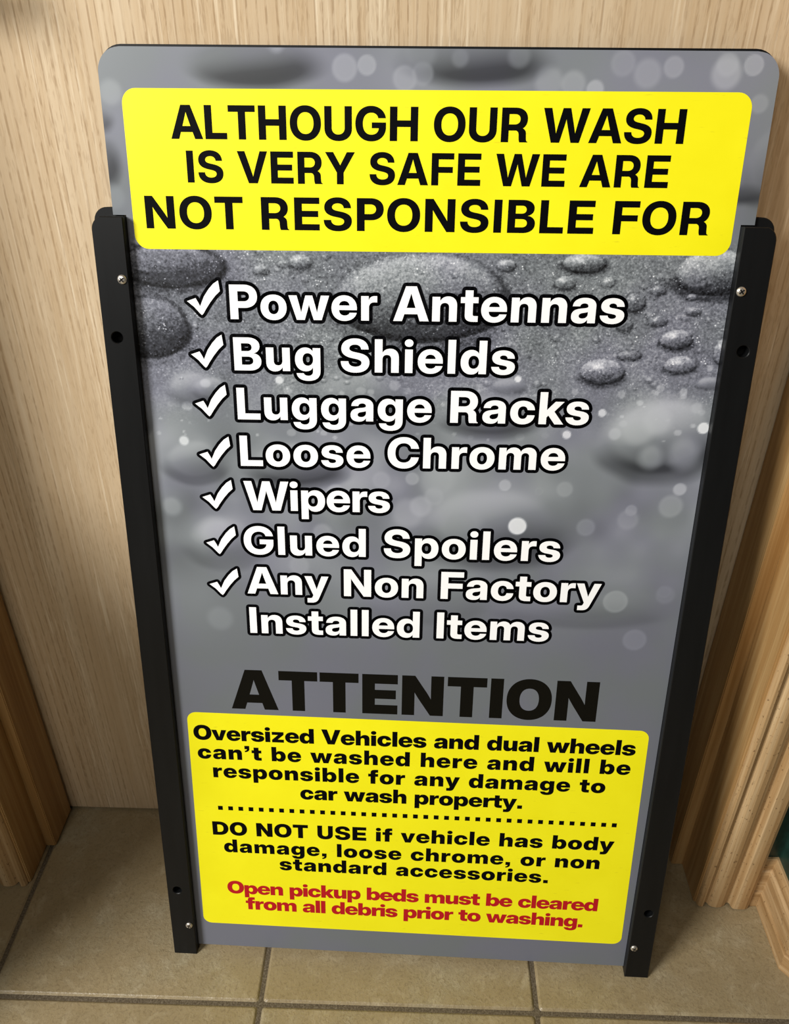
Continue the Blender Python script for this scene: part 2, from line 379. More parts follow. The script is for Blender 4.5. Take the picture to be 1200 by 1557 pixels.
# ---------------------------------------------------------------- glyph outlines
GLYPHS = {
 'A': {
  ' ':(550,[]),
  'A':(1486,[[7,0,1,524,1490,1,960,1490,1,1479,0,1,1107,0,1,889,690,1,843,843,0,750,1162,0,698,1356,1,789,1356,1,736,1162,0,641,843,0,594,690,1,369,0,1],[349,306,1,349,570,1,1137,570,1,1137,306,1]]),
  'B':(1323,[[104,0,1,104,1490,1,712,1490,1,875,1490,0,1101,1394,0,1218,1223,0,1218,1110,1,1218,1024,0,1151,890,0,1029,801,0,946,780,1,946,778,1,1038,772,0,1186,681,0,1272,526,0,1272,421,1,1272,297,0,1152,107,0,919,0,0,751,0,1],[429,259,1,701,259,1,809,259,0,931,355,0,931,442,1,931,501,0,877,585,0,775,631,0,704,631,1,429,631,1],[429,878,1,684,878,1,746,878,0,837,921,0,885,1000,0,885,1054,1,885,1135,0,777,1231,0,684,1231,1,429,1231,1]]),
  'E':(1257,[[104,0,1,104,1490,1,1193,1490,1,1193,1205,1,437,1205,1,437,889,1,1136,889,1,1136,612,1,437,612,1,437,285,1,1193,285,1,1193,0,1]]),
  'F':(1203,[[104,0,1,104,1490,1,1159,1490,1,1159,1205,1,437,1205,1,437,863,1,1112,863,1,1112,587,1,437,587,1,437,0,1]]),
  'G':(1509,[[772,-24,1,558,-24,0,237,167,0,57,513,0,57,744,1,57,985,0,244,1330,0,565,1514,0,766,1514,1,897,1514,0,1125,1439,0,1303,1298,0,1416,1106,0,1429,987,1,1089,987,1,1078,1041,0,1026,1127,0,946,1188,0,841,1221,0,778,1221,1,657,1221,0,485,1106,0,394,893,0,394,744,1,394,596,0,486,383,0,660,269,0,781,269,1,882,269,0,1030,342,0,1113,472,0,1113,559,1,1189,552,1,801,552,1,801,802,1,1439,802,1,1439,605,1,1439,418,0,1269,135,0,969,-24,0]]),
  'H':(1475,[[104,0,1,104,1490,1,437,1490,1,437,902,1,1037,902,1,1037,1490,1,1371,1490,1,1371,0,1,1037,0,1,1037,617,1,437,617,1,437,0,1]]),
  'I':(541,[[104,0,1,104,1490,1,437,1490,1,437,0,1]]),
  'L':(1149,[[104,0,1,104,1490,1,437,1490,1,437,285,1,1106,285,1,1106,0,1]]),
  'N':(1492,[[104,0,1,104,1490,1,452,1490,1,903,770,1,925,735,0,994,614,0,1071,475,0,1105,412,1,1067,324,1,1063,395,0,1057,579,0,1054,749,0,1054,798,1,1054,1490,1,1388,1490,1,1388,0,1,1039,0,1,628,655,1,601,699,0,516,842,0,416,1022,0,362,1120,1,423,1153,1,430,1044,0,436,848,0,437,699,0,437,656,1,437,0,1]]),
  'O':(1530,[[765,-24,1,564,-24,0,243,161,0,57,505,0,57,744,1,57,985,0,243,1330,0,564,1514,0,765,1514,1,966,1514,0,1286,1330,0,1473,985,0,1473,744,1,1473,505,0,1286,160,0,966,-24,0],[765,269,1,876,269,0,1043,381,0,1137,593,0,1137,744,1,1137,896,0,1043,1109,0,876,1221,0,765,1221,1,655,1221,0,487,1109,0,394,896,0,394,744,1,394,593,0,487,381,0,655,269,0]]),
  'P':(1301,[[104,0,1,104,1490,1,702,1490,1,872,1490,0,1121,1369,0,1256,1146,0,1256,994,1,1256,842,0,1120,619,0,870,497,0,699,497,1,291,497,1,291,776,1,680,776,1,757,776,0,869,829,0,929,927,0,929,994,1,929,1061,0,869,1158,0,757,1212,0,680,1212,1,437,1212,1,437,0,1]]),
  'R':(1388,[[104,0,1,104,1490,1,709,1490,1,879,1490,0,1128,1369,0,1262,1146,0,1262,994,1,1262,844,0,1121,626,0,864,508,0,690,508,1,305,508,1,305,773,1,687,773,1,764,773,0,876,828,0,936,927,0,936,994,1,936,1061,0,875,1160,0,764,1214,0,687,1214,1,437,1214,1,437,0,1],[640,650,1,900,660,1,1202,600,0,1212,400,1,1220,120,0,1240,75,1,1252,40,0,1298,30,1,1298,0,1,935,0,1,900,70,0,893,210,1,889,330,1,875,521,0,689,515,1]]),
  'S':(1352,[[682,-24,1,488,-24,0,213,97,0,69,328,0,69,490,1,389,490,1,391,414,0,463,305,0,594,247,0,685,247,1,766,247,0,886,290,0,953,370,0,953,423,1,953,469,0,899,536,0,784,586,0,691,605,1,537,638,1,317,684,0,98,894,0,98,1055,1,98,1193,0,242,1399,0,501,1514,0,673,1514,1,849,1514,0,1103,1398,0,1244,1181,0,1249,1029,1,938,1029,1,931,1129,0,790,1243,0,676,1243,1,605,1243,0,495,1199,0,432,1122,0,432,1072,1,432,1028,0,483,965,0,593,918,0,681,900,1,818,871,1,939,846,0,1115,771,0,1229,667,0,1283,532,0,1283,446,1,1283,300,0,1139,89,0,870,-24,0]]),
  'T':(1311,[[43,1205,1,43,1490,1,1268,1490,1,1268,1205,1,823,1205,1,823,0,1,489,0,1,489,1205,1]]),
  'U':(1443,[[721,-24,1,534,-24,0,255,113,0,101,359,0,101,522,1,101,1490,1,427,1490,1,427,549,1,427,466,0,501,337,0,633,262,0,722,262,1,811,262,0,943,336,0,1016,465,0,1016,549,1,1016,1490,1,1342,1490,1,1342,522,1,1342,359,0,1188,113,0,909,-24,0]]),
  'V':(1467,[[524,0,1,7,1490,1,371,1490,1,596,800,1,642,652,0,738,321,0,792,134,1,695,134,1,747,321,0,839,652,0,883,800,1,1100,1490,1,1460,1490,1,955,0,1]]),
  'W':(2061,[[406,0,1,7,1490,1,365,1490,1,526,789,1,548,693,0,586,500,0,622,308,0,639,211,1,569,211,1,588,308,0,627,500,0,668,693,0,691,789,1,863,1490,1,1198,1490,1,1369,789,1,1392,693,0,1434,500,0,1473,308,0,1492,211,1,1420,211,1,1438,308,0,1474,500,0,1513,693,0,1534,789,1,1696,1490,1,2054,1490,1,1654,0,1,1284,0,1,1083,783,1,1061,870,0,1016,1091,0,984,1235,1,1076,1235,1,1044,1091,0,1000,870,0,978,783,1,777,0,1]]),
  'Y':(1433,[[560,0,1,560,545,1,7,1490,1,389,1490,1,633,1050,1,666,991,0,727,873,0,757,814,1,692,814,1,721,873,0,780,991,0,811,1050,1,1046,1490,1,1426,1490,1,884,545,1,884,0,1]]),
 },
 'B': {
  ' ':(550,[]),
  'A':(1491,[[7,0,1,523,1490,1,966,1490,1,1484,0,1,1107,0,1,892,683,1,845,838,0,751,1160,0,700,1354,1,792,1354,1,739,1160,0,644,838,0,596,683,1,374,0,1],[350,302,1,350,569,1,1141,569,1,1141,302,1]]),
  'B':(1323,[[102,0,1,102,1490,1,713,1490,1,876,1490,0,1103,1394,0,1220,1223,0,1220,1110,1,1220,1024,0,1152,890,0,1030,801,0,947,781,1,947,779,1,1039,772,0,1187,682,0,1273,526,0,1273,421,1,1273,297,0,1153,107,0,921,0,0,753,0,1],[433,262,1,701,262,1,807,262,0,927,358,0,927,443,1,927,501,0,874,584,0,774,630,0,704,630,1,433,630,1],[433,879,1,684,879,1,745,879,0,834,922,0,882,1000,0,882,1053,1,882,1133,0,776,1228,0,684,1228,1,433,1228,1]]),
  'C':(1489,[[769,-24,1,565,-24,0,242,160,0,56,505,0,56,744,1,56,985,0,242,1330,0,565,1514,0,769,1514,1,903,1514,0,1132,1435,0,1307,1287,0,1418,1081,0,1435,954,1,1093,954,1,1081,1016,0,1026,1114,0,943,1182,0,837,1217,0,774,1217,1,655,1217,0,487,1102,0,398,890,0,398,744,1,398,599,0,486,388,0,655,273,0,774,273,1,837,273,0,942,308,0,1025,375,0,1081,472,0,1094,534,1,1435,534,1,1418,407,0,1307,202,0,1131,55,0,903,-24,0]]),
  'F':(1205,[[102,0,1,102,1490,1,1162,1490,1,1162,1201,1,441,1201,1,441,864,1,1115,864,1,1115,584,1,441,584,1,441,0,1]]),
  'G':(1509,[[772,-24,1,558,-24,0,236,167,0,56,513,0,56,744,1,56,985,0,243,1330,0,565,1514,0,766,1514,1,897,1514,0,1126,1439,0,1304,1298,0,1417,1105,0,1430,986,1,1085,986,1,1074,1039,0,1023,1124,0,944,1185,0,841,1217,0,778,1217,1,658,1217,0,488,1103,0,398,892,0,398,744,1,398,597,0,489,386,0,661,273,0,782,273,1,881,273,0,1028,345,0,1109,473,0,1109,558,1,1186,551,1,800,551,1,800,803,1,1440,803,1,1440,606,1,1440,419,0,1270,135,0,969,-24,0]]),
  'I':(543,[[102,0,1,102,1490,1,441,1490,1,441,0,1]]),
  'L':(1151,[[102,0,1,102,1490,1,441,1490,1,441,289,1,1108,289,1,1108,0,1]]),
  'N':(1493,[[102,0,1,102,1490,1,455,1490,1,900,779,1,923,743,0,992,622,0,1070,482,0,1104,418,1,1064,329,1,1060,400,0,1055,586,0,1052,758,0,1052,808,1,1052,1490,1,1391,1490,1,1391,0,1,1037,0,1,630,648,1,603,693,0,519,836,0,418,1016,0,364,1115,1,426,1147,1,433,1038,0,440,842,0,441,692,0,441,649,1,441,0,1]]),
  'P':(1303,[[102,0,1,102,1490,1,703,1490,1,874,1490,0,1123,1369,0,1258,1145,0,1258,992,1,1258,840,0,1121,616,0,871,494,0,700,494,1,292,494,1,292,777,1,680,777,1,756,777,0,867,829,0,927,926,0,927,992,1,927,1059,0,867,1155,0,756,1208,0,680,1208,1,441,1208,1,441,0,1]]),
  'R':(1390,[[102,0,1,102,1490,1,709,1490,1,880,1490,0,1129,1369,0,1264,1145,0,1264,992,1,1264,843,0,1122,624,0,865,505,0,690,505,1,307,505,1,307,774,1,687,774,1,763,774,0,873,828,0,933,926,0,933,992,1,933,1059,0,873,1156,0,763,1210,0,686,1210,1,441,1210,1,441,0,1],[640,650,1,900,660,1,1205,600,0,1215,400,1,1223,120,0,1243,75,1,1255,40,0,1300,30,1,1300,0,1,932,0,1,897,70,0,890,210,1,886,330,1,872,521,0,689,515,1]]),
  'S':(1355,[[683,-24,1,488,-24,0,213,97,0,69,328,0,69,491,1,393,491,1,395,416,0,467,308,0,597,250,0,686,250,1,766,250,0,885,293,0,952,372,0,952,424,1,952,469,0,898,535,0,783,585,0,691,604,1,537,636,1,317,682,0,97,893,0,97,1054,1,97,1192,0,242,1399,0,503,1514,0,675,1514,1,851,1514,0,1106,1398,0,1248,1180,0,1252,1028,1,937,1028,1,930,1127,0,791,1239,0,678,1239,1,608,1239,0,499,1196,0,437,1121,0,437,1071,1,437,1028,0,487,966,0,597,919,0,684,901,1,820,872,1,942,847,0,1118,773,0,1232,669,0,1287,533,0,1287,448,1,1287,300,0,1142,89,0,872,-24,0]]),
  'W':(2065,[[405,0,1,7,1490,1,370,1490,1,529,797,1,551,700,0,589,505,0,625,312,0,642,214,1,571,214,1,590,312,0,628,505,0,670,700,0,693,797,1,863,1490,1,1202,1490,1,1371,797,1,1394,700,0,1436,505,0,1475,312,0,1494,214,1,1421,214,1,1439,312,0,1475,505,0,1514,700,0,1535,797,1,1694,1490,1,2058,1490,1,1659,0,1,1283,0,1,1084,777,1,1062,864,0,1017,1085,0,985,1231,1,1079,1231,1,1047,1085,0,1003,864,0,981,777,1,782,0,1]]),
  'a':(1150,[[422,-18,1,317,-18,0,153,51,0,60,191,0,60,296,1,60,386,0,125,506,0,238,580,0,387,619,0,470,626,1,566,635,0,680,653,0,730,688,0,730,721,1,730,727,1,730,761,0,692,813,0,621,843,0,572,843,1,522,843,0,447,812,0,403,755,0,399,717,1,97,717,1,104,830,0,221,991,0,433,1079,0,583,1079,1,695,1079,0,870,1029,0,990,935,0,1051,799,0,1051,713,1,1051,0,1,734,0,1,734,149,1,730,149,1,700,94,0,615,20,0,500,-18,0],[518,199,1,581,199,0,678,246,0,732,328,0,732,383,1,732,482,1,719,476,0,679,464,0,629,453,0,569,442,0,535,437,1,487,430,0,412,398,0,368,347,0,368,309,1,368,275,0,406,225,0,473,199,0]]),
  'c':(1154,[[594,-24,1,433,-24,0,190,115,0,55,364,0,55,527,1,55,691,0,190,941,0,433,1080,0,594,1080,1,702,1080,0,883,1017,0,1017,902,0,1097,744,0,1103,649,1,790,649,1,785,688,0,755,751,0,706,797,0,640,821,0,600,821,1,532,821,0,434,750,0,382,618,0,382,527,1,382,438,0,434,306,0,532,235,0,600,235,1,640,235,0,706,259,0,753,305,0,783,370,0,789,410,1,1103,410,1,1099,315,0,1022,157,0,887,40,0,703,-24,0]]),
  'd':(1240,[[511,-23,1,374,-23,0,168,115,0,55,363,0,55,529,1,55,692,0,170,939,0,375,1079,0,508,1079,1,577,1079,0,691,1042,0,782,969,0,815,912,1,816,912,1,816,1490,1,1141,1490,1,1141,0,1,820,0,1,820,163,1,819,163,1,790,101,0,699,18,0,581,-23,0],[600,239,1,669,239,0,772,310,0,830,441,0,830,529,1,830,618,0,772,747,0,669,819,0,600,819,1,534,819,0,436,750,0,382,621,0,382,529,1,382,438,0,436,308,0,534,239,0]]),
  'e':(1163,[[592,-24,1,431,-24,0,189,117,0,55,367,0,55,527,1,55,689,0,190,938,0,428,1080,0,583,1080,1,701,1080,0,895,1001,0,1036,855,0,1112,655,0,1112,535,1,1112,447,1,163,447,1,163,646,1,959,646,1,811,603,1,811,676,0,757,781,0,659,838,0,590,838,1,523,838,0,424,781,0,370,676,0,370,603,1,370,460,1,370,386,0,425,274,0,530,213,0,603,213,1,656,213,0,740,244,0,797,299,0,810,335,1,1103,335,1,1084,230,0,941,68,0,723,-24,0]]),
  'g':(1240,[[611,-432,1,454,-432,0,241,-344,0,122,-187,0,107,-85,1,418,-85,1,427,-121,0,480,-171,0,560,-199,0,611,-199,1,712,-199,0,819,-87,0,819,22,1,819,184,1,818,184,1,789,122,0,698,42,0,581,4,0,511,4,1,374,4,0,168,141,0,55,382,0,55,537,1,55,696,0,170,940,0,375,1079,0,508,1079,1,577,1079,0,692,1040,0,785,963,0,818,906,1,819,906,1,819,1056,1,1141,1056,1,1141,51,1,1141,-119,0,1010,-332,0,772,-432,0],[600,260,1,669,260,0,772,330,0,830,457,0,830,543,1,830,629,0,772,755,0,669,825,0,600,825,1,534,825,0,436,758,0,382,632,0,382,543,1,382,454,0,436,327,0,534,260,0]]),
  'h':(1218,[[424,579,1,424,0,1,99,0,1,99,1490,1,424,1490,1,424,776,1,368,776,1,418,916,0,604,1079,0,752,1079,1,867,1079,0,1031,980,0,1119,794,0,1119,663,1,1119,0,1,794,0,1,794,598,1,794,697,0,700,800,0,614,800,1,557,800,0,471,753,0,424,655,0]]),
  'i':(523,[[99,0,1,99,1056,1,424,1056,1,424,0,1],[261,1171,1,182,1171,0,80,1266,0,80,1338,1,80,1411,0,182,1505,0,260,1505,1,339,1505,0,442,1411,0,442,1338,1,442,1265,0,339,1171,0]]),
  'k':(1149,[[392,286,1,392,669,1,427,669,1,768,1056,1,1144,1056,1,674,517,1,594,517,1],[99,0,1,99,1490,1,424,1490,1,424,0,1],[787,0,1,477,445,1,690,672,1,1163,0,1]]),
  'l':(523,[[99,0,1,99,1510,1,424,1510,1,424,0,1]]),
  'm':(1832,[[99,0,1,99,1056,1,412,1056,1,412,813,1,395,813,1,422,904,0,523,1021,0,659,1079,0,733,1079,1,853,1079,0,1033,940,0,1051,813,1,1021,813,1,1040,898,0,1143,1016,0,1292,1079,0,1377,1079,1,1480,1079,0,1641,989,0,1733,821,0,1733,701,1,1733,0,1,1409,0,1,1409,634,1,1409,723,0,1314,814,0,1242,814,1,1190,814,0,1114,767,0,1072,684,0,1072,628,1,1072,0,1,761,0,1,761,640,1,761,720,0,670,814,0,596,814,1,548,814,0,469,768,0,424,681,0,424,618,1,424,0,1]]),
  'n':(1218,[[424,579,1,424,0,1,99,0,1,99,1056,1,419,1056,1,419,776,1,368,776,1,418,916,0,604,1079,0,752,1079,1,867,1079,0,1031,980,0,1119,794,0,1119,663,1,1119,0,1,794,0,1,794,598,1,794,697,0,700,800,0,614,800,1,557,800,0,471,753,0,424,655,0]]),
  'o':(1205,[[602,-24,1,440,-24,0,192,113,0,55,361,0,55,527,1,55,694,0,192,942,0,440,1080,0,602,1080,1,766,1080,0,1012,942,0,1150,694,0,1150,527,1,1150,361,0,1012,113,0,766,-24,0],[602,236,1,667,236,0,766,305,0,822,435,0,822,527,1,822,621,0,766,751,0,667,820,0,602,820,1,538,820,0,438,751,0,382,621,0,382,527,1,382,435,0,438,305,0,538,236,0]]),
  'p':(1240,[[99,-418,1,99,1056,1,420,1056,1,420,916,1,424,916,1,456,970,0,547,1042,0,663,1079,0,731,1079,1,866,1079,0,1070,939,0,1185,692,0,1185,529,1,1185,363,0,1072,115,0,867,-23,0,729,-23,1,659,-23,0,544,18,0,456,98,0,427,157,1,424,157,1,424,-418,1],[640,239,1,707,239,0,804,308,0,858,438,0,858,529,1,858,621,0,804,750,0,707,819,0,640,819,1,572,819,0,468,747,0,410,618,0,410,529,1,410,441,0,468,310,0,572,239,0]]),
  'r':(789,[[99,0,1,99,1056,1,413,1056,1,413,873,1,416,873,1,445,971,0,568,1061,0,674,1061,1,701,1061,0,745,1060,0,764,1059,1,764,788,1,747,789,0,670,792,0,632,792,1,572,792,0,477,737,0,424,630,0,424,553,1,424,0,1]]),
  's':(1088,[[554,-26,1,412,-26,0,191,61,0,59,223,0,49,335,1,369,335,1,377,273,0,470,201,0,549,201,1,625,201,0,710,256,0,710,299,1,710,337,0,642,383,0,579,395,1,390,430,1,235,459,0,73,615,0,73,739,1,73,842,0,185,994,0,393,1078,0,536,1078,1,680,1078,0,891,990,0,1009,828,0,1012,716,1,713,716,1,712,775,0,619,853,0,547,853,1,476,853,0,396,796,0,396,754,1,396,717,0,459,670,0,516,659,1,724,620,1,886,589,0,1039,449,0,1039,332,1,1039,224,0,917,63,0,698,-26,0]]),
  't':(784,[[741,1056,1,741,804,1,18,804,1,18,1056,1],[200,1344,1,524,1344,1,524,343,1,524,292,0,566,252,0,624,252,1,650,252,0,723,252,0,741,252,1,741,0,1,714,0,0,610,0,0,556,0,1,371,0,0,200,141,0,200,290,1]]),
  'u':(1218,[[466,-23,1,352,-23,0,187,76,0,99,262,0,99,393,1,99,1056,1,424,1056,1,424,458,1,424,360,0,519,256,0,604,256,1,661,256,0,747,303,0,794,401,0,794,477,1,794,1056,1,1119,1056,1,1119,0,1,799,0,1,799,280,1,850,280,1,800,140,0,615,-23,0]]),
  'w':(1709,[[332,0,1,7,1056,1,348,1056,1,436,710,1,464,595,0,516,348,0,543,228,1,499,228,1,528,348,0,587,595,0,617,710,1,710,1056,1,999,1056,1,1092,710,1,1122,595,0,1180,348,0,1209,228,1,1166,228,1,1192,348,0,1243,595,0,1270,710,1,1356,1056,1,1702,1056,1,1377,0,1,1042,0,1,923,405,1,906,464,0,874,587,0,843,713,0,826,775,1,884,775,1,868,713,0,835,587,0,804,464,0,786,405,1,666,0,1]]),
  'y':(1156,[[129,-418,1,129,-165,1,271,-165,1,307,-165,0,350,-144,0,378,-96,0,391,-57,1,413,3,1,7,1056,1,347,1056,1,511,556,1,542,459,0,598,263,0,625,166,1,533,166,1,559,263,0,615,459,0,646,556,1,812,1056,1,1148,1056,1,689,-154,1,654,-247,0,560,-363,0,432,-418,0,346,-418,1,293,-418,0,182,-418,0]]),
 },
 'C': {
  ' ':(550,[]),
  ',':(590,[[100,350,1,490,350,1,490,40,1,490,-270,0,120,-310,1,120,-160,1,285,-140,0,295,0,1,100,0,1]]),
  '.':(590,[[100,0,1,100,370,1,490,370,1,490,0,1]]),
  'A':(1560,[[0,0,1,502,1490,1,1053,1490,1,1559,0,1,1098,0,1,927,586,1,874,771,0,772,1135,0,724,1333,1,835,1333,1,784,1135,0,681,771,0,626,586,1,449,0,1],[371,249,1,371,565,1,1189,565,1,1189,249,1]]),
  'D':(1455,[[661,0,1,254,0,1,254,340,1,641,340,1,764,340,0,922,428,0,1000,608,0,1000,744,1,1000,882,0,921,1062,0,757,1150,0,630,1150,1,248,1150,1,248,1490,1,655,1490,1,885,1490,0,1226,1306,0,1414,971,0,1414,744,1,1414,518,0,1228,184,0,891,0,0],[492,1490,1,492,0,1,82,0,1,82,1490,1]]),
  'E':(1291,[[82,0,1,82,1490,1,1231,1490,1,1231,1143,1,492,1143,1,492,912,1,1174,912,1,1174,577,1,492,577,1,492,347,1,1231,347,1,1231,0,1]]),
  'I':(574,[[82,0,1,82,1490,1,492,1490,1,492,0,1]]),
  'N':(1511,[[82,0,1,82,1490,1,500,1490,1,869,896,1,893,858,0,966,728,0,1047,578,0,1082,513,1,1033,398,1,1028,479,0,1022,684,0,1019,876,0,1019,934,1,1019,1490,1,1429,1490,1,1429,0,1,1010,0,1,666,552,1,636,600,0,548,753,0,447,940,0,396,1038,1,476,1063,1,484,957,0,491,756,0,492,597,0,492,552,1,492,0,1]]),
  'O':(1528,[[764,-24,1,561,-24,0,233,154,0,41,498,0,41,744,1,41,992,0,233,1336,0,561,1514,0,764,1514,1,967,1514,0,1294,1336,0,1487,992,0,1487,744,1,1487,497,0,1294,154,0,967,-24,0],[764,331,1,863,331,0,1001,429,0,1073,614,0,1073,744,1,1073,875,0,1001,1061,0,863,1159,0,764,1159,1,666,1159,0,528,1061,0,455,875,0,455,744,1,455,614,0,528,429,0,666,331,0]]),
  'S':(1400,[[702,-24,1,497,-24,0,212,96,0,64,329,0,64,496,1,452,496,1,455,435,0,519,347,0,631,300,0,707,300,1,774,300,0,874,334,0,930,394,0,930,434,1,930,471,0,878,526,0,769,566,0,685,583,1,536,611,1,320,652,0,92,874,0,92,1039,1,92,1181,0,246,1394,0,519,1514,0,699,1514,1,884,1514,0,1151,1396,0,1299,1174,0,1304,1019,1,927,1019,1,920,1098,0,801,1190,0,707,1190,1,648,1190,0,556,1156,0,505,1098,0,505,1059,1,505,1022,0,551,972,0,651,934,0,728,920,1,850,897,1,977,873,0,1162,799,0,1279,693,0,1335,553,0,1335,465,1,1335,309,0,1187,91,0,904,-24,0]]),
  'T':(1342,[[40,1143,1,40,1490,1,1302,1490,1,1302,1143,1,876,1143,1,876,0,1,466,0,1,466,1143,1]]),
  'U':(1444,[[722,-24,1,528,-24,0,240,113,0,81,362,0,81,529,1,81,1490,1,480,1490,1,480,563,1,480,493,0,543,384,0,651,322,0,722,322,1,793,322,0,902,384,0,964,492,0,964,563,1,964,1490,1,1362,1490,1,1362,530,1,1362,362,0,1204,113,0,916,-24,0]]),
  'V':(1531,[[502,0,1,0,1490,1,452,1490,1,629,904,1,684,719,0,787,345,0,838,157,1,717,157,1,766,345,0,863,719,0,917,904,1,1085,1490,1,1531,1490,1,1045,0,1]]),
  'a':(1191,[[411,-19,1,305,-19,0,143,49,0,51,187,0,51,292,1,51,381,0,113,504,0,224,583,0,372,624,0,457,630,1,550,636,0,663,657,0,713,693,0,713,722,1,713,726,1,713,750,0,683,785,0,628,805,0,591,805,1,551,805,0,492,782,0,460,738,0,456,707,1,94,707,1,103,826,0,223,993,0,445,1080,0,606,1080,1,727,1080,0,914,1031,0,1040,935,0,1104,796,0,1104,707,1,1104,0,1,719,0,1,719,148,1,715,148,1,681,86,0,591,13,0,480,-19,0],[538,228,1,583,228,0,665,262,0,717,327,0,717,375,1,717,460,1,702,455,0,669,445,0,630,435,0,583,426,0,554,421,1,513,414,0,453,386,0,420,343,0,420,315,1,420,288,0,450,248,0,504,228,0]]),
  'b':(1277,[[774,-24,1,704,-24,0,588,18,0,503,102,0,478,164,1,477,164,1,477,0,1,87,0,1,87,1490,1,481,1490,1,481,918,1,482,918,1,516,974,0,601,1045,0,710,1080,0,778,1080,1,911,1080,0,1114,940,0,1230,692,0,1230,530,1,1230,362,0,1117,113,0,913,-24,0],[658,286,1,714,286,0,791,346,0,832,456,0,832,530,1,832,604,0,791,712,0,714,772,0,658,772,1,603,772,0,516,712,0,467,604,0,467,530,1,467,456,0,516,346,0,603,286,0]]),
  'c':(1191,[[609,-24,1,440,-24,0,187,114,0,47,363,0,47,528,1,47,693,0,187,942,0,440,1080,0,609,1080,1,724,1080,0,918,1013,0,1061,891,0,1142,723,0,1147,620,1,770,620,1,766,656,0,743,712,0,703,752,0,649,774,0,617,774,1,563,774,0,486,715,0,445,605,0,445,528,1,445,452,0,486,341,0,564,282,0,617,282,1,649,282,0,703,304,0,743,345,0,766,403,0,770,440,1,1147,440,1,1146,337,0,1067,168,0,924,44,0,727,-24,0]]),
  'd':(1277,[[503,-24,1,365,-24,0,160,113,0,47,362,0,47,530,1,47,692,0,163,940,0,367,1080,0,499,1080,1,568,1080,0,676,1045,0,762,974,0,795,918,1,796,918,1,796,1490,1,1190,1490,1,1190,0,1,800,0,1,800,164,1,799,164,1,774,102,0,689,18,0,573,-24,0],[619,286,1,675,286,0,761,346,0,810,456,0,810,530,1,810,604,0,761,712,0,675,772,0,619,772,1,565,772,0,486,712,0,445,604,0,445,530,1,445,456,0,486,346,0,565,286,0]]),
  'e':(1192,[[606,-24,1,442,-24,0,189,117,0,47,367,0,47,528,1,47,690,0,188,939,0,436,1080,0,598,1080,1,720,1080,0,921,1001,0,1068,856,0,1149,658,0,1149,539,1,1149,433,1,164,433,1,164,655,1,969,655,1,788,616,1,788,673,0,745,754,0,665,797,0,609,797,1,553,797,0,472,754,0,429,673,0,429,616,1,429,441,1,429,382,0,475,296,0,561,251,0,622,251,1,665,251,0,735,274,0,784,316,0,795,344,1,1145,344,1,1126,236,0,974,71,0,744,-24,0]]),
  'f':(866,[[826,1056,1,826,756,1,20,756,1,20,1056,1],[214,0,1,214,1152,1,214,1269,0,297,1418,0,472,1490,0,609,1490,1,676,1490,0,800,1490,0,826,1490,1,826,1190,1,810,1190,0,743,1190,0,717,1190,1,657,1190,0,608,1142,0,608,1083,1,608,0,1]]),
  'g':(1277,[[630,-432,1,456,-432,0,233,-337,0,116,-174,0,99,-73,1,472,-73,1,479,-99,0,521,-139,0,587,-161,0,630,-161,1,715,-161,0,799,-66,0,799,31,1,799,194,1,798,194,1,773,132,0,687,52,0,572,15,0,503,15,1,365,15,0,160,151,0,47,389,0,47,542,1,47,698,0,163,941,0,367,1080,0,499,1080,1,568,1080,0,678,1041,0,766,967,0,797,913,1,798,913,1,798,1056,1,1190,1056,1,1190,74,1,1190,-102,0,1058,-326,0,808,-432,0],[619,317,1,675,317,0,761,374,0,810,479,0,810,549,1,810,620,0,761,724,0,675,780,0,619,780,1,565,780,0,486,724,0,445,620,0,445,549,1,445,479,0,486,374,0,565,317,0]]),
  'h':(1262,[[481,561,1,481,0,1,87,0,1,87,1490,1,481,1490,1,481,766,1,425,766,1,474,904,0,660,1080,0,819,1080,1,937,1080,0,1095,979,0,1176,793,0,1176,666,1,1176,0,1,781,0,1,781,578,1,781,659,0,704,746,0,632,746,1,584,746,0,516,706,0,481,623,0]]),
  'i':(568,[[87,0,1,87,1056,1,481,1056,1,481,0,1],[283,1129,1,190,1129,0,73,1237,0,73,1320,1,73,1404,0,190,1510,0,283,1510,1,376,1510,0,494,1404,0,494,1320,1,494,1236,0,376,1129,0]]),
  'k':(1198,[[440,243,1,440,709,1,485,709,1,759,1056,1,1205,1056,1,756,499,1,646,499,1],[87,0,1,87,1490,1,481,1490,1,481,0,1],[769,0,1,513,413,1,768,689,1,1218,0,1]]),
  'l':(568,[[87,0,1,87,1510,1,481,1510,1,481,0,1]]),
  'm':(1884,[[87,0,1,87,1056,1,466,1056,1,466,801,1,451,801,1,476,897,0,578,1021,0,716,1080,0,791,1080,1,910,1080,0,1092,942,0,1109,801,1,1081,801,1,1098,894,0,1204,1018,0,1355,1080,0,1439,1080,1,1544,1080,0,1706,988,0,1797,820,0,1797,706,1,1797,0,1,1402,0,1,1402,608,1,1402,681,0,1327,766,0,1264,766,1,1224,766,0,1164,727,0,1129,656,0,1129,608,1,1129,0,1,754,0,1,754,608,1,754,681,0,680,766,0,617,766,1,576,766,0,515,727,0,481,656,0,481,607,1,481,0,1]]),
  'n':(1262,[[481,561,1,481,0,1,87,0,1,87,1056,1,476,1056,1,476,766,1,425,766,1,474,904,0,660,1080,0,819,1080,1,937,1080,0,1095,979,0,1176,793,0,1176,666,1,1176,0,1,781,0,1,781,578,1,781,659,0,704,746,0,632,746,1,584,746,0,516,706,0,481,623,0]]),
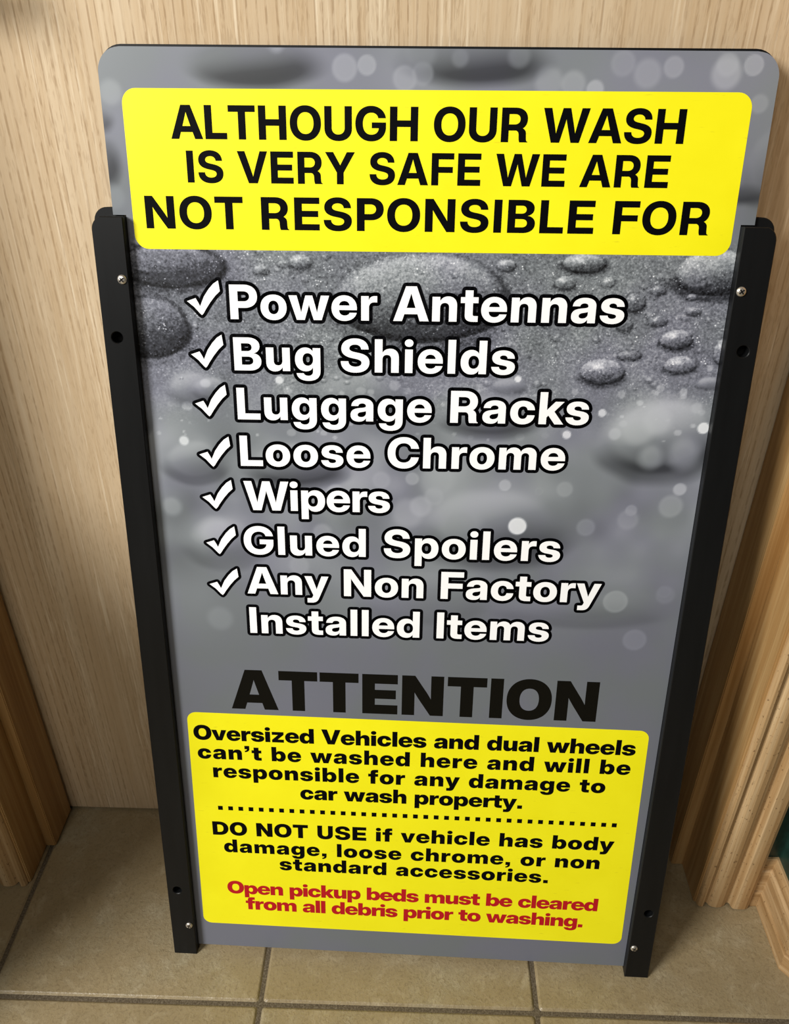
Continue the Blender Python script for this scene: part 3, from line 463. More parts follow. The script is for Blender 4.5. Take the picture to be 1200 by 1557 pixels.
  'o':(1241,[[621,-24,1,450,-24,0,191,111,0,47,359,0,47,528,1,47,697,0,191,944,0,450,1080,0,621,1080,1,792,1080,0,1050,944,0,1194,697,0,1194,528,1,1194,359,0,1050,111,0,792,-24,0],[621,284,1,670,284,0,749,339,0,796,448,0,796,528,1,796,609,0,749,717,0,670,772,0,621,772,1,572,772,0,492,717,0,445,609,0,445,528,1,445,448,0,492,339,0,572,284,0]]),
  'p':(1277,[[87,-418,1,87,1056,1,477,1056,1,477,923,1,482,923,1,513,976,0,599,1045,0,710,1080,0,778,1080,1,911,1080,0,1114,940,0,1230,692,0,1230,530,1,1230,362,0,1117,113,0,913,-24,0,774,-24,1,704,-24,0,592,18,0,510,98,0,485,156,1,481,156,1,481,-418,1],[658,286,1,714,286,0,791,346,0,832,456,0,832,530,1,832,604,0,791,712,0,714,772,0,658,772,1,603,772,0,516,712,0,467,604,0,467,530,1,467,456,0,516,346,0,603,286,0]]),
  'r':(847,[[87,0,1,87,1056,1,470,1056,1,470,865,1,472,865,1,501,971,0,623,1056,0,731,1056,1,760,1056,0,807,1056,0,831,1056,1,831,740,1,810,740,0,724,740,0,686,740,1,624,740,0,532,684,0,481,581,0,481,509,1,481,0,1]]),
  's':(1140,[[582,-27,1,426,-27,0,188,66,0,48,233,0,37,344,1,426,344,1,433,296,0,511,236,0,576,236,1,636,236,0,703,275,0,703,306,1,703,333,0,644,368,0,584,378,1,386,411,1,228,437,0,61,596,0,61,724,1,61,833,0,179,991,0,403,1077,0,560,1077,1,719,1077,0,947,986,0,1072,821,0,1075,706,1,716,706,1,715,753,0,635,816,0,576,816,1,517,816,0,453,776,0,453,746,1,453,720,0,505,684,0,553,676,1,778,638,1,944,609,0,1103,470,0,1103,351,1,1103,240,0,974,70,0,739,-27,0]]),
  't':(851,[[811,1056,1,811,756,1,20,756,1,20,1056,1],[198,1344,1,593,1344,1,593,383,1,593,336,0,630,300,0,685,300,1,712,300,0,794,300,0,811,300,1,811,0,1,784,0,0,660,0,0,593,0,1,387,0,0,198,150,0,198,314,1]]),
  'u':(1262,[[444,-24,1,327,-24,0,168,77,0,87,263,0,87,390,1,87,1056,1,481,1056,1,481,478,1,481,398,0,560,310,0,631,310,1,679,310,0,746,350,0,781,433,0,781,495,1,781,1056,1,1176,1056,1,1176,0,1,786,0,1,786,290,1,838,290,1,789,152,0,604,-24,0]]),
  'v':(1204,[[376,0,1,-3,1056,1,407,1056,1,539,604,1,570,497,0,626,282,0,654,175,1,561,175,1,588,282,0,643,497,0,673,604,1,801,1056,1,1207,1056,1,829,0,1]]),
  'w':(1786,[[321,0,1,-3,1056,1,411,1056,1,479,764,1,506,645,0,556,387,0,581,261,1,529,261,1,558,387,0,617,645,0,647,764,1,721,1056,1,1065,1056,1,1139,764,1,1169,645,0,1228,387,0,1257,261,1,1207,261,1,1231,387,0,1278,644,0,1303,764,1,1367,1056,1,1789,1056,1,1465,0,1,1059,0,1,949,371,1,934,424,0,905,536,0,876,652,0,861,709,1,925,709,1,911,652,0,881,536,0,853,424,0,837,371,1,727,0,1]]),
  'y':(1204,[[127,-418,1,127,-118,1,286,-118,1,323,-118,0,362,-99,0,384,-56,0,396,-19,1,402,0,1,-3,1056,1,407,1056,1,543,604,1,574,498,0,631,282,0,659,175,1,546,175,1,572,282,0,628,499,0,661,604,1,801,1056,1,1207,1056,1,760,-135,1,723,-238,0,625,-362,0,489,-418,0,395,-418,1,330,-418,0,192,-418,0]]),
  'z':(1144,[[98,0,1,98,253,1,577,754,1,577,756,1,98,756,1,98,1056,1,1036,1056,1,1036,787,1,570,300,1,570,298,1,1046,298,1,1046,0,1]]),
  '’':(590,[[100,1490,1,490,1490,1,490,1180,1,490,870,0,120,830,1,120,980,1,285,1000,0,295,1140,1,100,1140,1]]),
 },
}
DROPS = [(-.1527,1.0281,.0518,.0179,.3500,.4200,.2000,.0600),
 (.0347,1.0325,.0549,.0195,.3500,.4400,.2100,.0600),
 (-.2366,.8611,.0519,.0213,.0800,.4400,.1600,.1200),
 (-.2632,.8038,.0395,.0325,.0800,.4400,.1600,.1200),
 (-.0067,.8353,.0854,.0447,.0350,.6000,.2000,.1000),
 (-.1168,.8673,.0109,.0076,.1000,.6600,.3000,.1400),
 (-.1537,.8596,.0080,.0053,.1000,.6200,.3200,.1200),
 (-.1333,.8653,.0055,.0041,.1500,.5600,.3600,.0800),
 (.0714,.8678,.0095,.0063,.1000,.6600,.3000,.1400),
 (.1411,.8707,.0212,.0098,.0600,.6600,.2200,.2000),
 (.1262,.8532,.0101,.0070,.1000,.6200,.3000,.1400),
 (.1647,.8545,.0065,.0053,.1500,.6400,.3600,.1200),
 (.2575,.8648,.0361,.0231,.0500,.7000,.2200,.2400),
 (.1910,.8374,.0101,.0101,.0700,.5000,.2800,.2000),
 (.2105,.8484,.0077,.0053,.1200,.5400,.3000,.1600),
 (.1839,.8164,.0078,.0067,.1200,.5400,.3000,.1600),
 (.2135,.8207,.0096,.0054,.1200,.5600,.3000,.1400),
 (.2450,.8303,.0071,.0048,.1200,.5600,.3000,.1600),
 (.2414,.8431,.0053,.0035,.1200,.5600,.3000,.1600),
 (.2325,.8042,.0163,.0104,.0600,.6800,.2600,.2000),
 (.1680,.7724,.0222,.0139,.0800,.6600,.2700,.2000),
 (.1914,.7886,.0116,.0056,.1200,.5200,.2800,.1600),
 (.2394,.7804,.0164,.0094,.1000,.6800,.3000,.1500),
 (.2681,.7642,.0104,.0064,.1800,.6600,.3800,.1000),
 (.2756,.7942,.0072,.0136,.1500,.6200,.3800,.1000),
 (.0816,.7564,.0163,.0090,.2000,.6200,.3600,.1000),
 (.2311,.7082,.0542,.0428,.2200,.7000,.3000,.1600),
 (.0644,.7274,.0445,.0224,.3000,.5800,.3000,.1200),
 (-.1270,.6720,.0467,.0251,.3000,.6000,.2800,.1200),
 (-.2307,.6731,.0310,.0239,.3500,.6000,.3600,.1000),
 (.0709,.6113,.0750,.0467,.3500,.6300,.2800,.1000),
 (-.2060,.5855,.0391,.0318,.4500,.6200,.3800,.0600),
 (-.0638,.7450,.0384,.0260,.4000,.5800,.4000,.0600),
 (-.2282,.7474,.0222,.0171,.3000,.6200,.3800,.0600),
 (-.2087,.7478,.0169,.0118,.3000,.6200,.3800,.0600),
 (.1696,.5204,.0758,.0220,.5500,.5000,.3800,.0400),
 (-.2873,.7126,.0147,.0177,.4000,.5000,.3200,.0800),
 (.0023,.5295,.0629,.0314,.6000,.5400,.4200,.0300),
 (-.2896,.9481,.0131,.0186,.5000,.3200,.2200,.0300),
 (-.2914,.9826,.0117,.0095,.5000,.3800,.2800,.0000),
 (.2882,.9554,.0166,.0317,.6000,.5200,.3800,.0500),
 (.2730,.9298,.0225,.0076,.6000,.3000,.2400,.0000)]
BOKEH = [(-.0748,1.0262,.0106,.6400,.2000), (-.0559,1.0284,.0078,.6600,.1500), (-.0235,1.0187,.0100,.6200,.2000), (-.0085,1.0223,.0089,.5600,.2000), (.1183,1.0155,.0099,.6400,.3000), (.1368,1.0117,.0071,.7400,.2000), (.1581,1.0315,.0097,.5800,.2500), (.1791,1.0239,.0108,.6200,.3000), (.2001,1.0289,.0081,.6400,.2000), (.2438,1.0244,.0118,.7000,.3000), (.2438,1.0312,.0086,.6600,.3000), (.2653,1.0308,.0080,.6800,.1200), (.2746,1.0021,.0070,.6000,.3000), (.0979,1.0168,.0110,.6200,.4000), (.0225,1.0343,.0066,.5200,.4000), (-.1324,1.0439,.0067,.6600,.4000), (-.2782,1.0060,.0092,.6200,.5000), (-.2856,.9208,.0097,.5600,.5000), (-.0106,1.0380,.0121,.5200,.4000), (.0717,1.0361,.0087,.5200,.4000), (.0989,.6123,.0093,.9000,.1200), (.2072,.5298,.0130,.6200,.1000), (.2325,.4848,.0125,.5500,.1500), (.2579,.5395,.0095,.5200,.3000), (.2703,.7205,.0056,.9200,.1500), (.1402,.7103,.0041,.8600,.2000), (.1721,.7329,.0038,.8400,.2000), (.0892,.7642,.0031,.9200,.2000), (.0835,.6561,.0059,.7400,.1500), (.1180,.6508,.0039,.5600,.3000), (.1433,.6537,.0078,.6000,.2500), (.2565,.6573,.0064,.8000,.2000), (.2500,.6389,.0117,.6200,.2500), (.2115,.6333,.0059,.6200,.2000), (.2094,.6233,.0105,.5800,.3000), (.1681,.6132,.0093,.5800,.2000), (-.1405,.7573,.0039,.8600,.2000), (-.1113,.7696,.0032,.8000,.2000), (-.2391,.6936,.0047,.8200,.2500), (-.0288,.7549,.0051,.7000,.3000), (-.0543,.7671,.0044,.7200,.3000), (-.0408,.6578,.0086,.6200,.3000), (-.0096,.6602,.0066,.6600,.2000), (-.0875,.6436,.0081,.7000,.3000), (-.0135,.6230,.0148,.6400,.4000), (-.0003,.6307,.0107,.6600,.3000), (.0128,.6418,.0093,.6200,.3000), (-.1018,.5981,.0096,.6200,.3500), (-.1270,.5595,.0098,.6000,.3500), (-.2155,.4929,.0131,.5600,.4000), (-.2125,.5928,.0153,.6800,.5000), (-.2573,.6223,.0097,.6200,.4000), (.2245,.7587,.0037,.7400,.3000), (.2677,.7786,.0030,.8000,.3000), (.2466,.7554,.0037,.8000,.2000), (.1883,.7514,.0037,.7400,.2000), (.1484,.7440,.0031,.7600,.2000), (.1445,.7529,.0031,.7000,.2000), (.2256,.7265,.0125,.7600,.5000), (.2080,.7162,.0138,.7200,.5000), (.2552,.6942,.0152,.7200,.5000), (.2240,.6899,.0114,.7000,.5000), (.1864,.7123,.0057,.7600,.3000), (.2611,.7404,.0049,.7600,.4000), (.0407,.6103,.0202,.5800,.5000), (.0155,.6595,.0158,.6200,.5000), (.2953,.6190,.0104,.5400,.4000), (.2561,.5433,.0068,.5000,.3000)]


def flat_contour(c, sub=5):
    pts = [(c[i], c[i+1], c[i+2]) for i in range(0, len(c), 3)]
    full = []
    n = len(pts)
    for i in range(n):
        a, b = pts[i], pts[(i+1) % n]
        full.append(a)
        if not a[2] and not b[2]: full.append(((a[0]+b[0])/2, (a[1]+b[1])/2, 1))
    k0 = next(i for i, q in enumerate(full) if q[2])
    full = full[k0:] + full[:k0] + [full[k0]]
    out = []; i = 0
    while i < len(full) - 1:
        a = full[i]
        if full[i+1][2]: out.append((a[0], a[1])); i += 1
        else:
            b, d = full[i+1], full[i+2]
            for k in range(sub):
                t = k/sub
                out.append(((1-t)**2*a[0] + 2*t*(1-t)*b[0] + t*t*d[0], (1-t)**2*a[1] + 2*t*(1-t)*b[1] + t*t*d[1]))
            i += 2
    return out

def winding_fill(loops):
    """non-zero fill of closed loops -> (verts2d, faces), faces counter-clockwise"""
    V, E = [], []
    for lp in loops:
        s = len(V); V += [Vector(q) for q in lp]
        E += [(s+k, s+(k+1) % len(lp)) for k in range(len(lp))]
    vv, ee, ff, *_ = delaunay_2d_cdt(V, E, [], 0, 1e-6)
    keep = []
    for f in ff:
        c = sum((vv[i] for i in f), Vector((0, 0)))/len(f)
        w = 0
        for lp in loops:
            for k in range(len(lp)):
                x0, y0 = lp[k]; x1, y1 = lp[(k+1) % len(lp)]
                if (y0 <= c.y) != (y1 <= c.y):
                    if x0 + (c.y-y0)/(y1-y0)*(x1-x0) > c.x: w += 1 if y1 > y0 else -1
        if w: 
            a = sum(vv[f[k]].x*vv[f[(k+1) % len(f)]].y - vv[f[(k+1) % len(f)]].x*vv[f[k]].y for k in range(len(f)))
            keep.append(tuple(f) if a > 0 else tuple(f)[::-1])
    return [tuple(v) for v in vv], keep

CACHE = {}
def glyph(font, ch):
    k = (font, ch)
    if k not in CACHE:
        adv, cs = GLYPHS[font][ch]
        loops = [[(x/1490.0, y/1490.0) for x, y in flat_contour(c)] for c in cs]
        V, Fc = winding_fill(loops) if loops else ([], [])
        CACHE[k] = (adv/1490.0, loops, V, Fc)
    return CACHE[k]

# ---------------------------------------------------------------- the sign
LEAN, SYAW = 0.197938, -0.021738
ux = Vector((math.cos(SYAW), math.sin(SYAW), 0)); nn = Vector((math.sin(SYAW), -math.cos(SYAW), 0)); zz = Vector((0, 0, 1))
up = zz*math.cos(LEAN) - nn*math.sin(LEAN); nf = nn*math.cos(LEAN) + zz*math.sin(LEAN)
sign = bpy.data.objects.new('sidewalk_sign', None); COL.objects.link(sign)
SM = Matrix.Identity(4)
for i in range(3):
    SM[i][0] = ux[i]; SM[i][1] = -nf[i]; SM[i][2] = up[i]
SM.translation = Vector((0.182864, 0.052861, 0))
sign.matrix_world = SM
sign.empty_display_size = 0.1
sign['label'] = 'tall black-railed sign with yellow warning panels, leaning on the pale oak door'
sign['category'] = 'sign'

PN = -0.0095                                   # depth of the printed face behind the rail fronts
def P3(u, v, n): return (u, -n, v)

def prism(loops, n0, n1, mat, name, parent, chamfer=0.0, skew=0.0):
    """solid from 2D loops (outer ccw, holes cw); front at n0, back at n1"""
    V, Fc = [], []
    def inset(lp, d):
        out = []; m = len(lp)
        for k in range(m):
            a, b, c = Vector(lp[k-1]), Vector(lp[k]), Vector(lp[(k+1) % m])
            d1, d2 = (b-a).normalized(), (c-b).normalized()
            n1_, n2_ = Vector((-d1.y, d1.x)), Vector((-d2.y, d2.x))
            mv = n1_ + n2_; L = mv.length
            mv = mv/L if L > 1e-6 else n1_
            out.append(tuple(b + mv*d/max(0.35, mv.dot(n1_))))
        return out
    layers = [([inset(lp, chamfer) for lp in loops], n0)] if chamfer else []
    layers += [(loops, n0 - chamfer), (loops, n1)]
    for lps, n in (layers[0], layers[-1]):
        v2, f2 = winding_fill(lps)
        s = len(V); V += [P3(u, v - (n*skew if v < 0.004 else 0), n) for u, v in v2]
        front = n == layers[0][1]
        Fc += [tuple(s+i for i in (f if front else f[::-1])) for f in f2]
    for (la, na), (lb, nb) in zip(layers, layers[1:]):
        for a, b in zip(la, lb):
            s = len(V); m = len(a)
            V += [P3(u, v - (na*skew if v < 0.004 else 0), na) for u, v in a] + [P3(u, v - (nb*skew if v < 0.004 else 0), nb) for u, v in b]
            for k in range(m): Fc.append((s+k, s+m+k, s+m+(k+1) % m, s+(k+1) % m))
    me = mesh_from(name, V, Fc)
    bm = bmesh.new(); bm.from_mesh(me); bmesh.ops.remove_doubles(bm, verts=bm.verts, dist=2e-6)
    bmesh.ops.recalc_face_normals(bm, faces=bm.faces); bm.to_mesh(me); bm.free()
    return link(name, me, mat, parent)

def arc(cx, cy, r, a0, a1, n=8):
    return [(cx + r*math.cos(math.radians(a0 + (a1-a0)*k/n)), cy + r*math.sin(math.radians(a0 + (a1-a0)*k/n))) for k in range(n+1)]

# panel sheet
EAR, EAR_V, TOP, BODY, BOT, RC = 0.2872, 0.9060, 1.0410, 0.2752, 0.0078, 0.0200
outline = [(-BODY, BOT), (BODY, BOT), (BODY, EAR_V), (EAR, EAR_V)] + arc(EAR-RC, TOP-RC, RC, 0, 90) + arc(-EAR+RC, TOP-RC, RC, 90, 180) + [(-EAR, EAR_V), (-BODY, EAR_V)]
face_panel = prism([outline], PN - 0.0001, PN - 0.0022, M_PANEL, 'face_panel', sign)
face_panel['label'] = 'thin grey panel with rounded top corners'

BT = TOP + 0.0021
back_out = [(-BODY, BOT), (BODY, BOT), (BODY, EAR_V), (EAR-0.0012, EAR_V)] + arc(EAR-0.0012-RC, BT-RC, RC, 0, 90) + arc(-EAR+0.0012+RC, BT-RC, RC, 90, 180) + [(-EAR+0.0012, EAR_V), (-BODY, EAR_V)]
backing = prism([back_out], PN - 0.0022, PN - 0.0031, M_RAIL, 'dark_edge_sheet', sign)  # added sheet, stands proud to draw the dark line along the top
backing['label'] = 'black sheet added as the dark line above the panel top'

# --- printed water-droplet photograph: tone stored per vertex of a fine grid
def smooth(a, b, x):
    t = np.clip((x - a)/(b - a), 0, 1); return t*t*(3 - 2*t)
RNG = np.random.default_rng(11)
def vnoise(u, v, s, seed):
    g = np.random.default_rng(seed).random((400, 400))
    x, y = u*s + 97.3, v*s + 41.7
    i, j = np.floor(x).astype(int), np.floor(y).astype(int); fx, fy = x-i, y-j
    fx = fx*fx*(3-2*fx); fy = fy*fy*(3-2*fy)
    a = g[i % 400, j % 400]; b = g[(i+1) % 400, j % 400]; c = g[i % 400, (j+1) % 400]; d = g[(i+1) % 400, (j+1) % 400]
    return (a*(1-fx)+b*fx)*(1-fy) + (c*(1-fx)+d*fx)*fy - 0.5

def paint(u, v):
    t = 0.47 + 0.10*vnoise(u, v, 13, 1) + 0.05*vnoise(u, v, 31, 2)
    blotch = smooth(0.50, 0.62, v)*smooth(0.98, 0.78, v)
    t = t + blotch*(0.10*vnoise(u, v, 22, 3) + 0.08*vnoise(u, v, 48, 4))
    low = smooth(0.56, 0.44, v); t = t*(1-low) + (0.42 + 0.02*vnoise(u, v, 9, 6))*low
    hi = smooth(0.925, 0.99, v); t = t*(1-hi) + (0.50 + 0.06*vnoise(u, v, 18, 5))*hi
    # paler haze in the middle, darker grain at the focal zone
    t = t + 0.07*smooth(0.60, 0.68, v)*smooth(0.80, 0.70, v)
    foc = smooth(0.70, 0.80, v)*smooth(0.90, 0.87, v)
    t = t - 0.02*foc
    sp = foc*1.0
    for (x, y, rx, ry, soft, top, bot, rim) in DROPS:
        box = (np.abs(u-x) < rx*2.2) & (np.abs(v-y) < ry*2.2)
        if not box.any(): continue
        dx, dy = (u[box]-x)/rx, (v[box]-y)/ry
        dx = dx + 0.10*vnoise(u[box], v[box], 2.0/max(rx, .01), 7); dy = dy + 0.10*vnoise(u[box], v[box], 2.0/max(rx, .01), 8)
        dyw = np.where(dy < 0, dy*1.15, dy)
        r = np.sqrt(dx*dx + dyw*dyw)
        m = smooth(1+soft, 1-soft, r)
        f = smooth(-0.75, 0.75, dy - 0.35*dx)
        val = bot + (top-bot)*f
        val = val - rim*smooth(0.66, 1.0, r)*smooth(0.25, -0.5, dy)
        val = val - 0.5*rim*smooth(0.75, 1.0, r)*smooth(-0.2, 0.5, dy)
        if soft < 0.16: val = val - 0.15*smooth(0.86, 0.97, r) + 0.07*smooth(0.16, 0.0, np.abs(r-0.80))*smooth(0.0, 0.7, dy)
        # bright rim light just under the drop and contact shadow
        sh = smooth(0.30, 0.0, np.abs(np.sqrt(dx*dx + (dyw+0.10)**2) - 1.04))*smooth(-0.1, -0.6, dy)*(1-m)
        cur = t[box]
        cur = cur*(1-m) + val*m - rim*1.0*sh
        if soft < 0.16 and rx < 0.03:
            h = smooth(0.42, 0.05, np.sqrt((dx+0.25)**2 + (dy-0.35)**2)); cur = cur + 0.22*h
        t[box] = cur
        if soft < 0.16: sp[box] = np.maximum(sp[box], m*(1.0 if y < 0.9 else 0))
        else: sp[box] = sp[box]*(1 - 0.8*m)
    # scattered droplets in the sharp band
    r2 = np.random.default_rng(5)
    for k in range(420):
        y = 0.70 + 0.185*r2.random()**0.8; x = -0.27 + 0.54*r2.random(); sharp = 1 if y > 0.755 else 0
        r = (0.0012 + 0.0034*r2.random()**3) if sharp else 0.0014 + 0.0042*r2.random()**2
        box = (np.abs(u-x) < r*2.4) & (np.abs(v-y) < r*2.4)
        dx, dy = (u[box]-x)/r, (v[box]-y)/r*1.25
        rr = np.sqrt(dx*dx+dy*dy)
        if sharp:
            t[box] += 0.20*smooth(0.8, 0.0, np.sqrt((dx+.2)**2+(dy-.3)**2)) - 0.15*smooth(0.5, 0.0, np.abs(rr-0.95))*smooth(0.2, -0.5, dy)
        else:
            t[box] += (0.02 + 0.11*r2.random())*smooth(1.15, 0.75, rr)
    for (x, y, r, val, soft) in BOKEH:
        box = (np.abs(u-x) < r*1.6) & (np.abs(v-y) < r*1.6)
        dx, dy = (u[box]-x)/r, (v[box]-y)/r
        rr = np.sqrt(dx*dx+dy*dy)
        m = smooth(1+soft, 1-soft, rr)*(0.90 if val > 0.8 else 0.50)
        vv = val + 0.03*smooth(0.6, 0.95, rr)
        t[box] = np.maximum(t[box], t[box]*(1-m) + vv*m)
        sp[box] = sp[box]*(1-m)
    return np.clip(t, 0.05, 0.97), np.clip(sp, 0, 1)

def printed_photo():
    st = 0.00135; V, Fc = [], []
    def block(u_of, v0, v1):
        nv = int((v1-v0)/st)+1; nu = int(2*EAR/st)+1
        s = len(V)
        for j in range(nv+1):
            v = v0 + (v1-v0)*j/nv; w = u_of(v)
            for i in range(nu+1): V.append((-w + 2*w*i/nu, -PN, v))
        for j in range(nv):
            for i in range(nu):
                a = s + j*(nu+1) + i; Fc.append((a, a+1, a+nu+2, a+nu+1))
    block(lambda v: BODY, BOT, EAR_V)
    def wtop(v):
        d = v - (TOP-RC)
        return EAR if d <= 0 else EAR - RC + math.sqrt(max(0, RC*RC - d*d))
    block(wtop, EAR_V, TOP)
    me = mesh_from('printed_photo', V, Fc)
    A = np.array(V)
    t, sp = paint(A[:, 0].copy(), A[:, 2].copy())
    at = me.color_attributes.new('print_tone', 'FLOAT_COLOR', 'POINT')
    c = np.ones((len(V), 4), np.float32); c[:, 0] = t; c[:, 1] = sp; c[:, 2] = 0
    at.data.foreach_set('color', c.ravel())
    return me
pN = Nodes('printed_droplet_photo')
ca = pN.n('ShaderNodeVertexColor', layer_name='print_tone')
sepc = pN.n('ShaderNodeSeparateColor'); pN.l(ca.outputs['Color'], sepc.inputs['Color'])
tone, spark = sepc.outputs[0], sepc.outputs[1]
g1 = pN.noise(pN.coords((480, 480, 520)), 1.0, 2, 0.6)
g2 = pN.noise(pN.coords((210, 210, 240), loc=(3, 8, 1)), 1.0, 3, 0.6)
gr = pN.math('MULTIPLY', pN.math('SUBTRACT', g1, 0.5), 0.62)
gr = pN.math('ADD', gr, pN.math('MULTIPLY', pN.math('SUBTRACT', g2, 0.5), 0.26))
vo = pN.n('ShaderNodeTexVoronoi'); vo.inputs['Scale'].default_value = 1.0
pN.l(pN.coords((330, 330, 360), loc=(2, 2, 9)), vo.inputs['Vector'])
dots = pN.math('MULTIPLY', pN.ramp(vo.outputs['Distance'], [(0.10, 1.0), (0.34, 0.0)]), pN.ramp(pN.noise(pN.coords((90, 90, 90)), 1.0, 2, 0.5), [(0.5, 0.0), (0.7, 0.6)]))
tone2 = pN.math('ADD', tone, pN.math('MULTIPLY', spark, pN.math('ADD', gr, pN.math('MULTIPLY', dots, 0.85))))
hue = pN.noise(pN.coords((11, 11, 11)), 1.0, 2, 0.5)
cA = pN.ramp(tone2, [(0.0, srgb(8, 8, 10)), (0.25, srgb(58, 61, 65)), (0.5, srgb(123, 129, 134)), (0.75, srgb(186, 192, 197)), (1.0, srgb(246, 250, 252))])
cB = pN.ramp(tone2, [(0.0, srgb(8, 8, 12)), (0.25, srgb(60, 62, 70)), (0.5, srgb(124, 127, 140)), (0.75, srgb(186, 189, 200)), (1.0, srgb(246, 248, 254))])
M_PHOTO = pN.base(pN.mix(pN.ramp(hue, [(0.40, 0.0), (0.62, 1.0)]), cA, cB), 0.40, 0.35)
photo = link('printed_photo', printed_photo(), M_PHOTO, face_panel)
photo['label'] = 'printed grey photo of water droplets'

def decal(name, V2, Fc, mat, h, label=None, holder=None):
    me = mesh_from(name, [(u, -(PN + h), v) for u, v in V2], Fc)
    o = link(name, me, mat, holder or face_panel)
    if label: o['label'] = label
    return o

def round_rect(name, pts, r, mat, h, label):
    lp = []
    (x0, y0), (x1, y1), (x2, y2), (x3, y3) = pts       # bl br tr tl
    lp += arc(x0+r, y0+r, r, 180, 270) + arc(x1-r, y1+r, r, 270, 360) + arc(x2-r, y2-r, r, 0, 90) + arc(x3+r, y3-r, r, 90, 180)
    return decal(name, lp, [tuple(range(len(lp)))], mat, h, label)
round_rect('warning_banner', [(-0.2690, 0.8768), (0.2690, 0.8795), (0.2690, 1.0106), (-0.2690, 1.0094)], 0.0125, M_YELLOW, 0.00012, 'yellow rounded banner at the top')
round_rect('notice_banner', [(-0.2655, 0.0462), (0.2675, 0.0450), (0.2635, 0.3690), (-0.2625, 0.3695)], 0.0110, M_YELLOW, 0.00012, 'yellow rounded notice at the bottom')

def text_line(font, text, uL, uR, bL, bR, cap, stretch, space=0.0):
    """placed glyph loops and fills between two measured ink ends"""
    seq = []; x = 0.0
    sx = cap*stretch
    for ch in text:
        adv, loops, V, Fc = glyph(font, ch)
        if ch == ' ': adv = adv + space
        seq.append((ch, x)); x += adv*sx
    def ink(tr):
        lo, hi = 1e9, -1e9
        for i, (ch, px) in enumerate(seq):
            adv, loops, V, Fc = glyph(font, ch)
            for lp in loops:
                for q in lp:
                    X = px + q[0]*sx + i*tr; lo = min(lo, X); hi = max(hi, X)
        return lo, hi
    a0, b0 = ink(0.0); a1, b1 = ink(0.001)
    tr = ((uR-uL) - (b0-a0))/(((b1-a1) - (b0-a0))/0.001) if len(seq) > 1 else 0
    lo, hi = ink(tr)
    items = []
    for i, (ch, px) in enumerate(seq):
        adv, loops, V, Fc = glyph(font, ch)
        def T(q):
            u = uL + px + q[0]*sx + i*tr - lo
            return (u, bL + (bR-bL)*(u-uL)/(uR-uL) + q[1]*cap)
        items.append(([[T(q) for q in lp] for lp in loops], [T(q) for q in V], Fc))
    return items

def lettering(name, items, mat, h, label):
    V, Fc = [], []
    for loops, gv, gf in items:
        s = len(V); V += gv; Fc += [tuple(s+i for i in f) for f in gf]
    return decal(name, V, Fc, mat, h, label)

def rim_mesh(loops_list, r):
    """outline stroke: a strip along every edge and a disc on every vertex, all printed black"""
    V, Fc = [], []
    for loops in loops_list:
        for lp in loops:
            m = len(lp)
            for k in range(m):
                a, b = Vector(lp[k]), Vector(lp[(k+1) % m])
                d = b - a
                if d.length < 1e-7: continue
                n = Vector((-d.y, d.x)).normalized()*r
                s = len(V); V += [tuple(a-n), tuple(b-n), tuple(b+n), tuple(a+n)]; Fc.append((s, s+1, s+2, s+3))
                s = len(V); V += [(a.x + r*math.cos(math.pi*j/5), a.y + r*math.sin(math.pi*j/5)) for j in range(10)]
                Fc.append(tuple(range(s, s+10)))
    return V, Fc

def words(t): return ' '.join(t.split()[:3])
for text, uL, uR, bL, bR, cap, st, sp in (
    ("ALTHOUGH OUR WASH", -.2279, .2157, .9697, .9706, .0270, 1.06, 0.0),
    ("IS VERY SAFE WE ARE", -.2160, .2070, .9342, .9353, .0262, 1.05, 0.0),
    ("NOT RESPONSIBLE FOR", -.2571, .2475, .8948, .8968, .0278, 1.12, 0.0)):
    lettering('banner_lettering', text_line('A', text, uL, uR, bL, bR, cap, st, sp), M_INK, 0.00024, 'black capitals reading ' + text)
RIM = 0.0034
LIST = [("Power Antennas", -.1846, .1825, .8147, .8182), ("Bug Shields", -.1836, .0854, .7660, .7682), ("Luggage Racks", -.1832, .1597, .7172, .7208),
        ("Loose Chrome", -.1829, .1408, .6688, .6738), ("Wipers", -.1815, -.0317, .6210, .6228), ("Glued Spoilers", -.1845, .1449, .5711, .5740),
        ("Any Non Factory", -.1836, .1910, .5246, .5276), ("Installed Items", -.1830, .1410, .4763, .4791)]
for text, uL, uR, bL, bR in LIST:
    it = text_line('B', text, uL, uR, bL, bR, .0317, 1.06, 0.02)
    V, Fc = rim_mesh([i[0] for i in it], RIM)
    decal('lettering_outline', V, Fc, M_INK, 0.00012, 'black outline around ' + text)
    lettering('list_lettering', it, M_WHITE, 0.00024, 'white letters reading ' + text)
CHECK = [(0.0, 0.0), (0.0085, 0.0030), (0.0110, -0.0016), (0.0123, -0.0046), (0.0165, 0.0045), (0.0215, 0.0115), (0.0262, 0.0165), (0.0310, 0.0196),
         (0.0316, 0.0150), (0.0322, 0.0098), (0.0275, 0.0055), (0.0225, -0.0005), (0.0180, -0.0068), (0.0152, -0.0112), (0.0136, -0.0128), (0.0118, -0.0112), (0.0065, -0.0052)]
for (cu, cv) in ((-.2252, .8300), (-.2251, .7800), (-.2249, .7316), (-.2245, .6792), (-.2248, .6334), (-.2244, .5822), (-.2243, .5338)):
    lp = [(cu + x*0.99, cv + y*0.99 + 0.0005) for x, y in CHECK]
    V, Fc = rim_mesh([[lp]], RIM*0.9)
    decal('check_outline', V, Fc, M_INK, 0.00012, None)
    v2, f2 = winding_fill([lp])
    decal('check_mark', v2, f2, M_WHITE, 0.00024, 'white check mark')
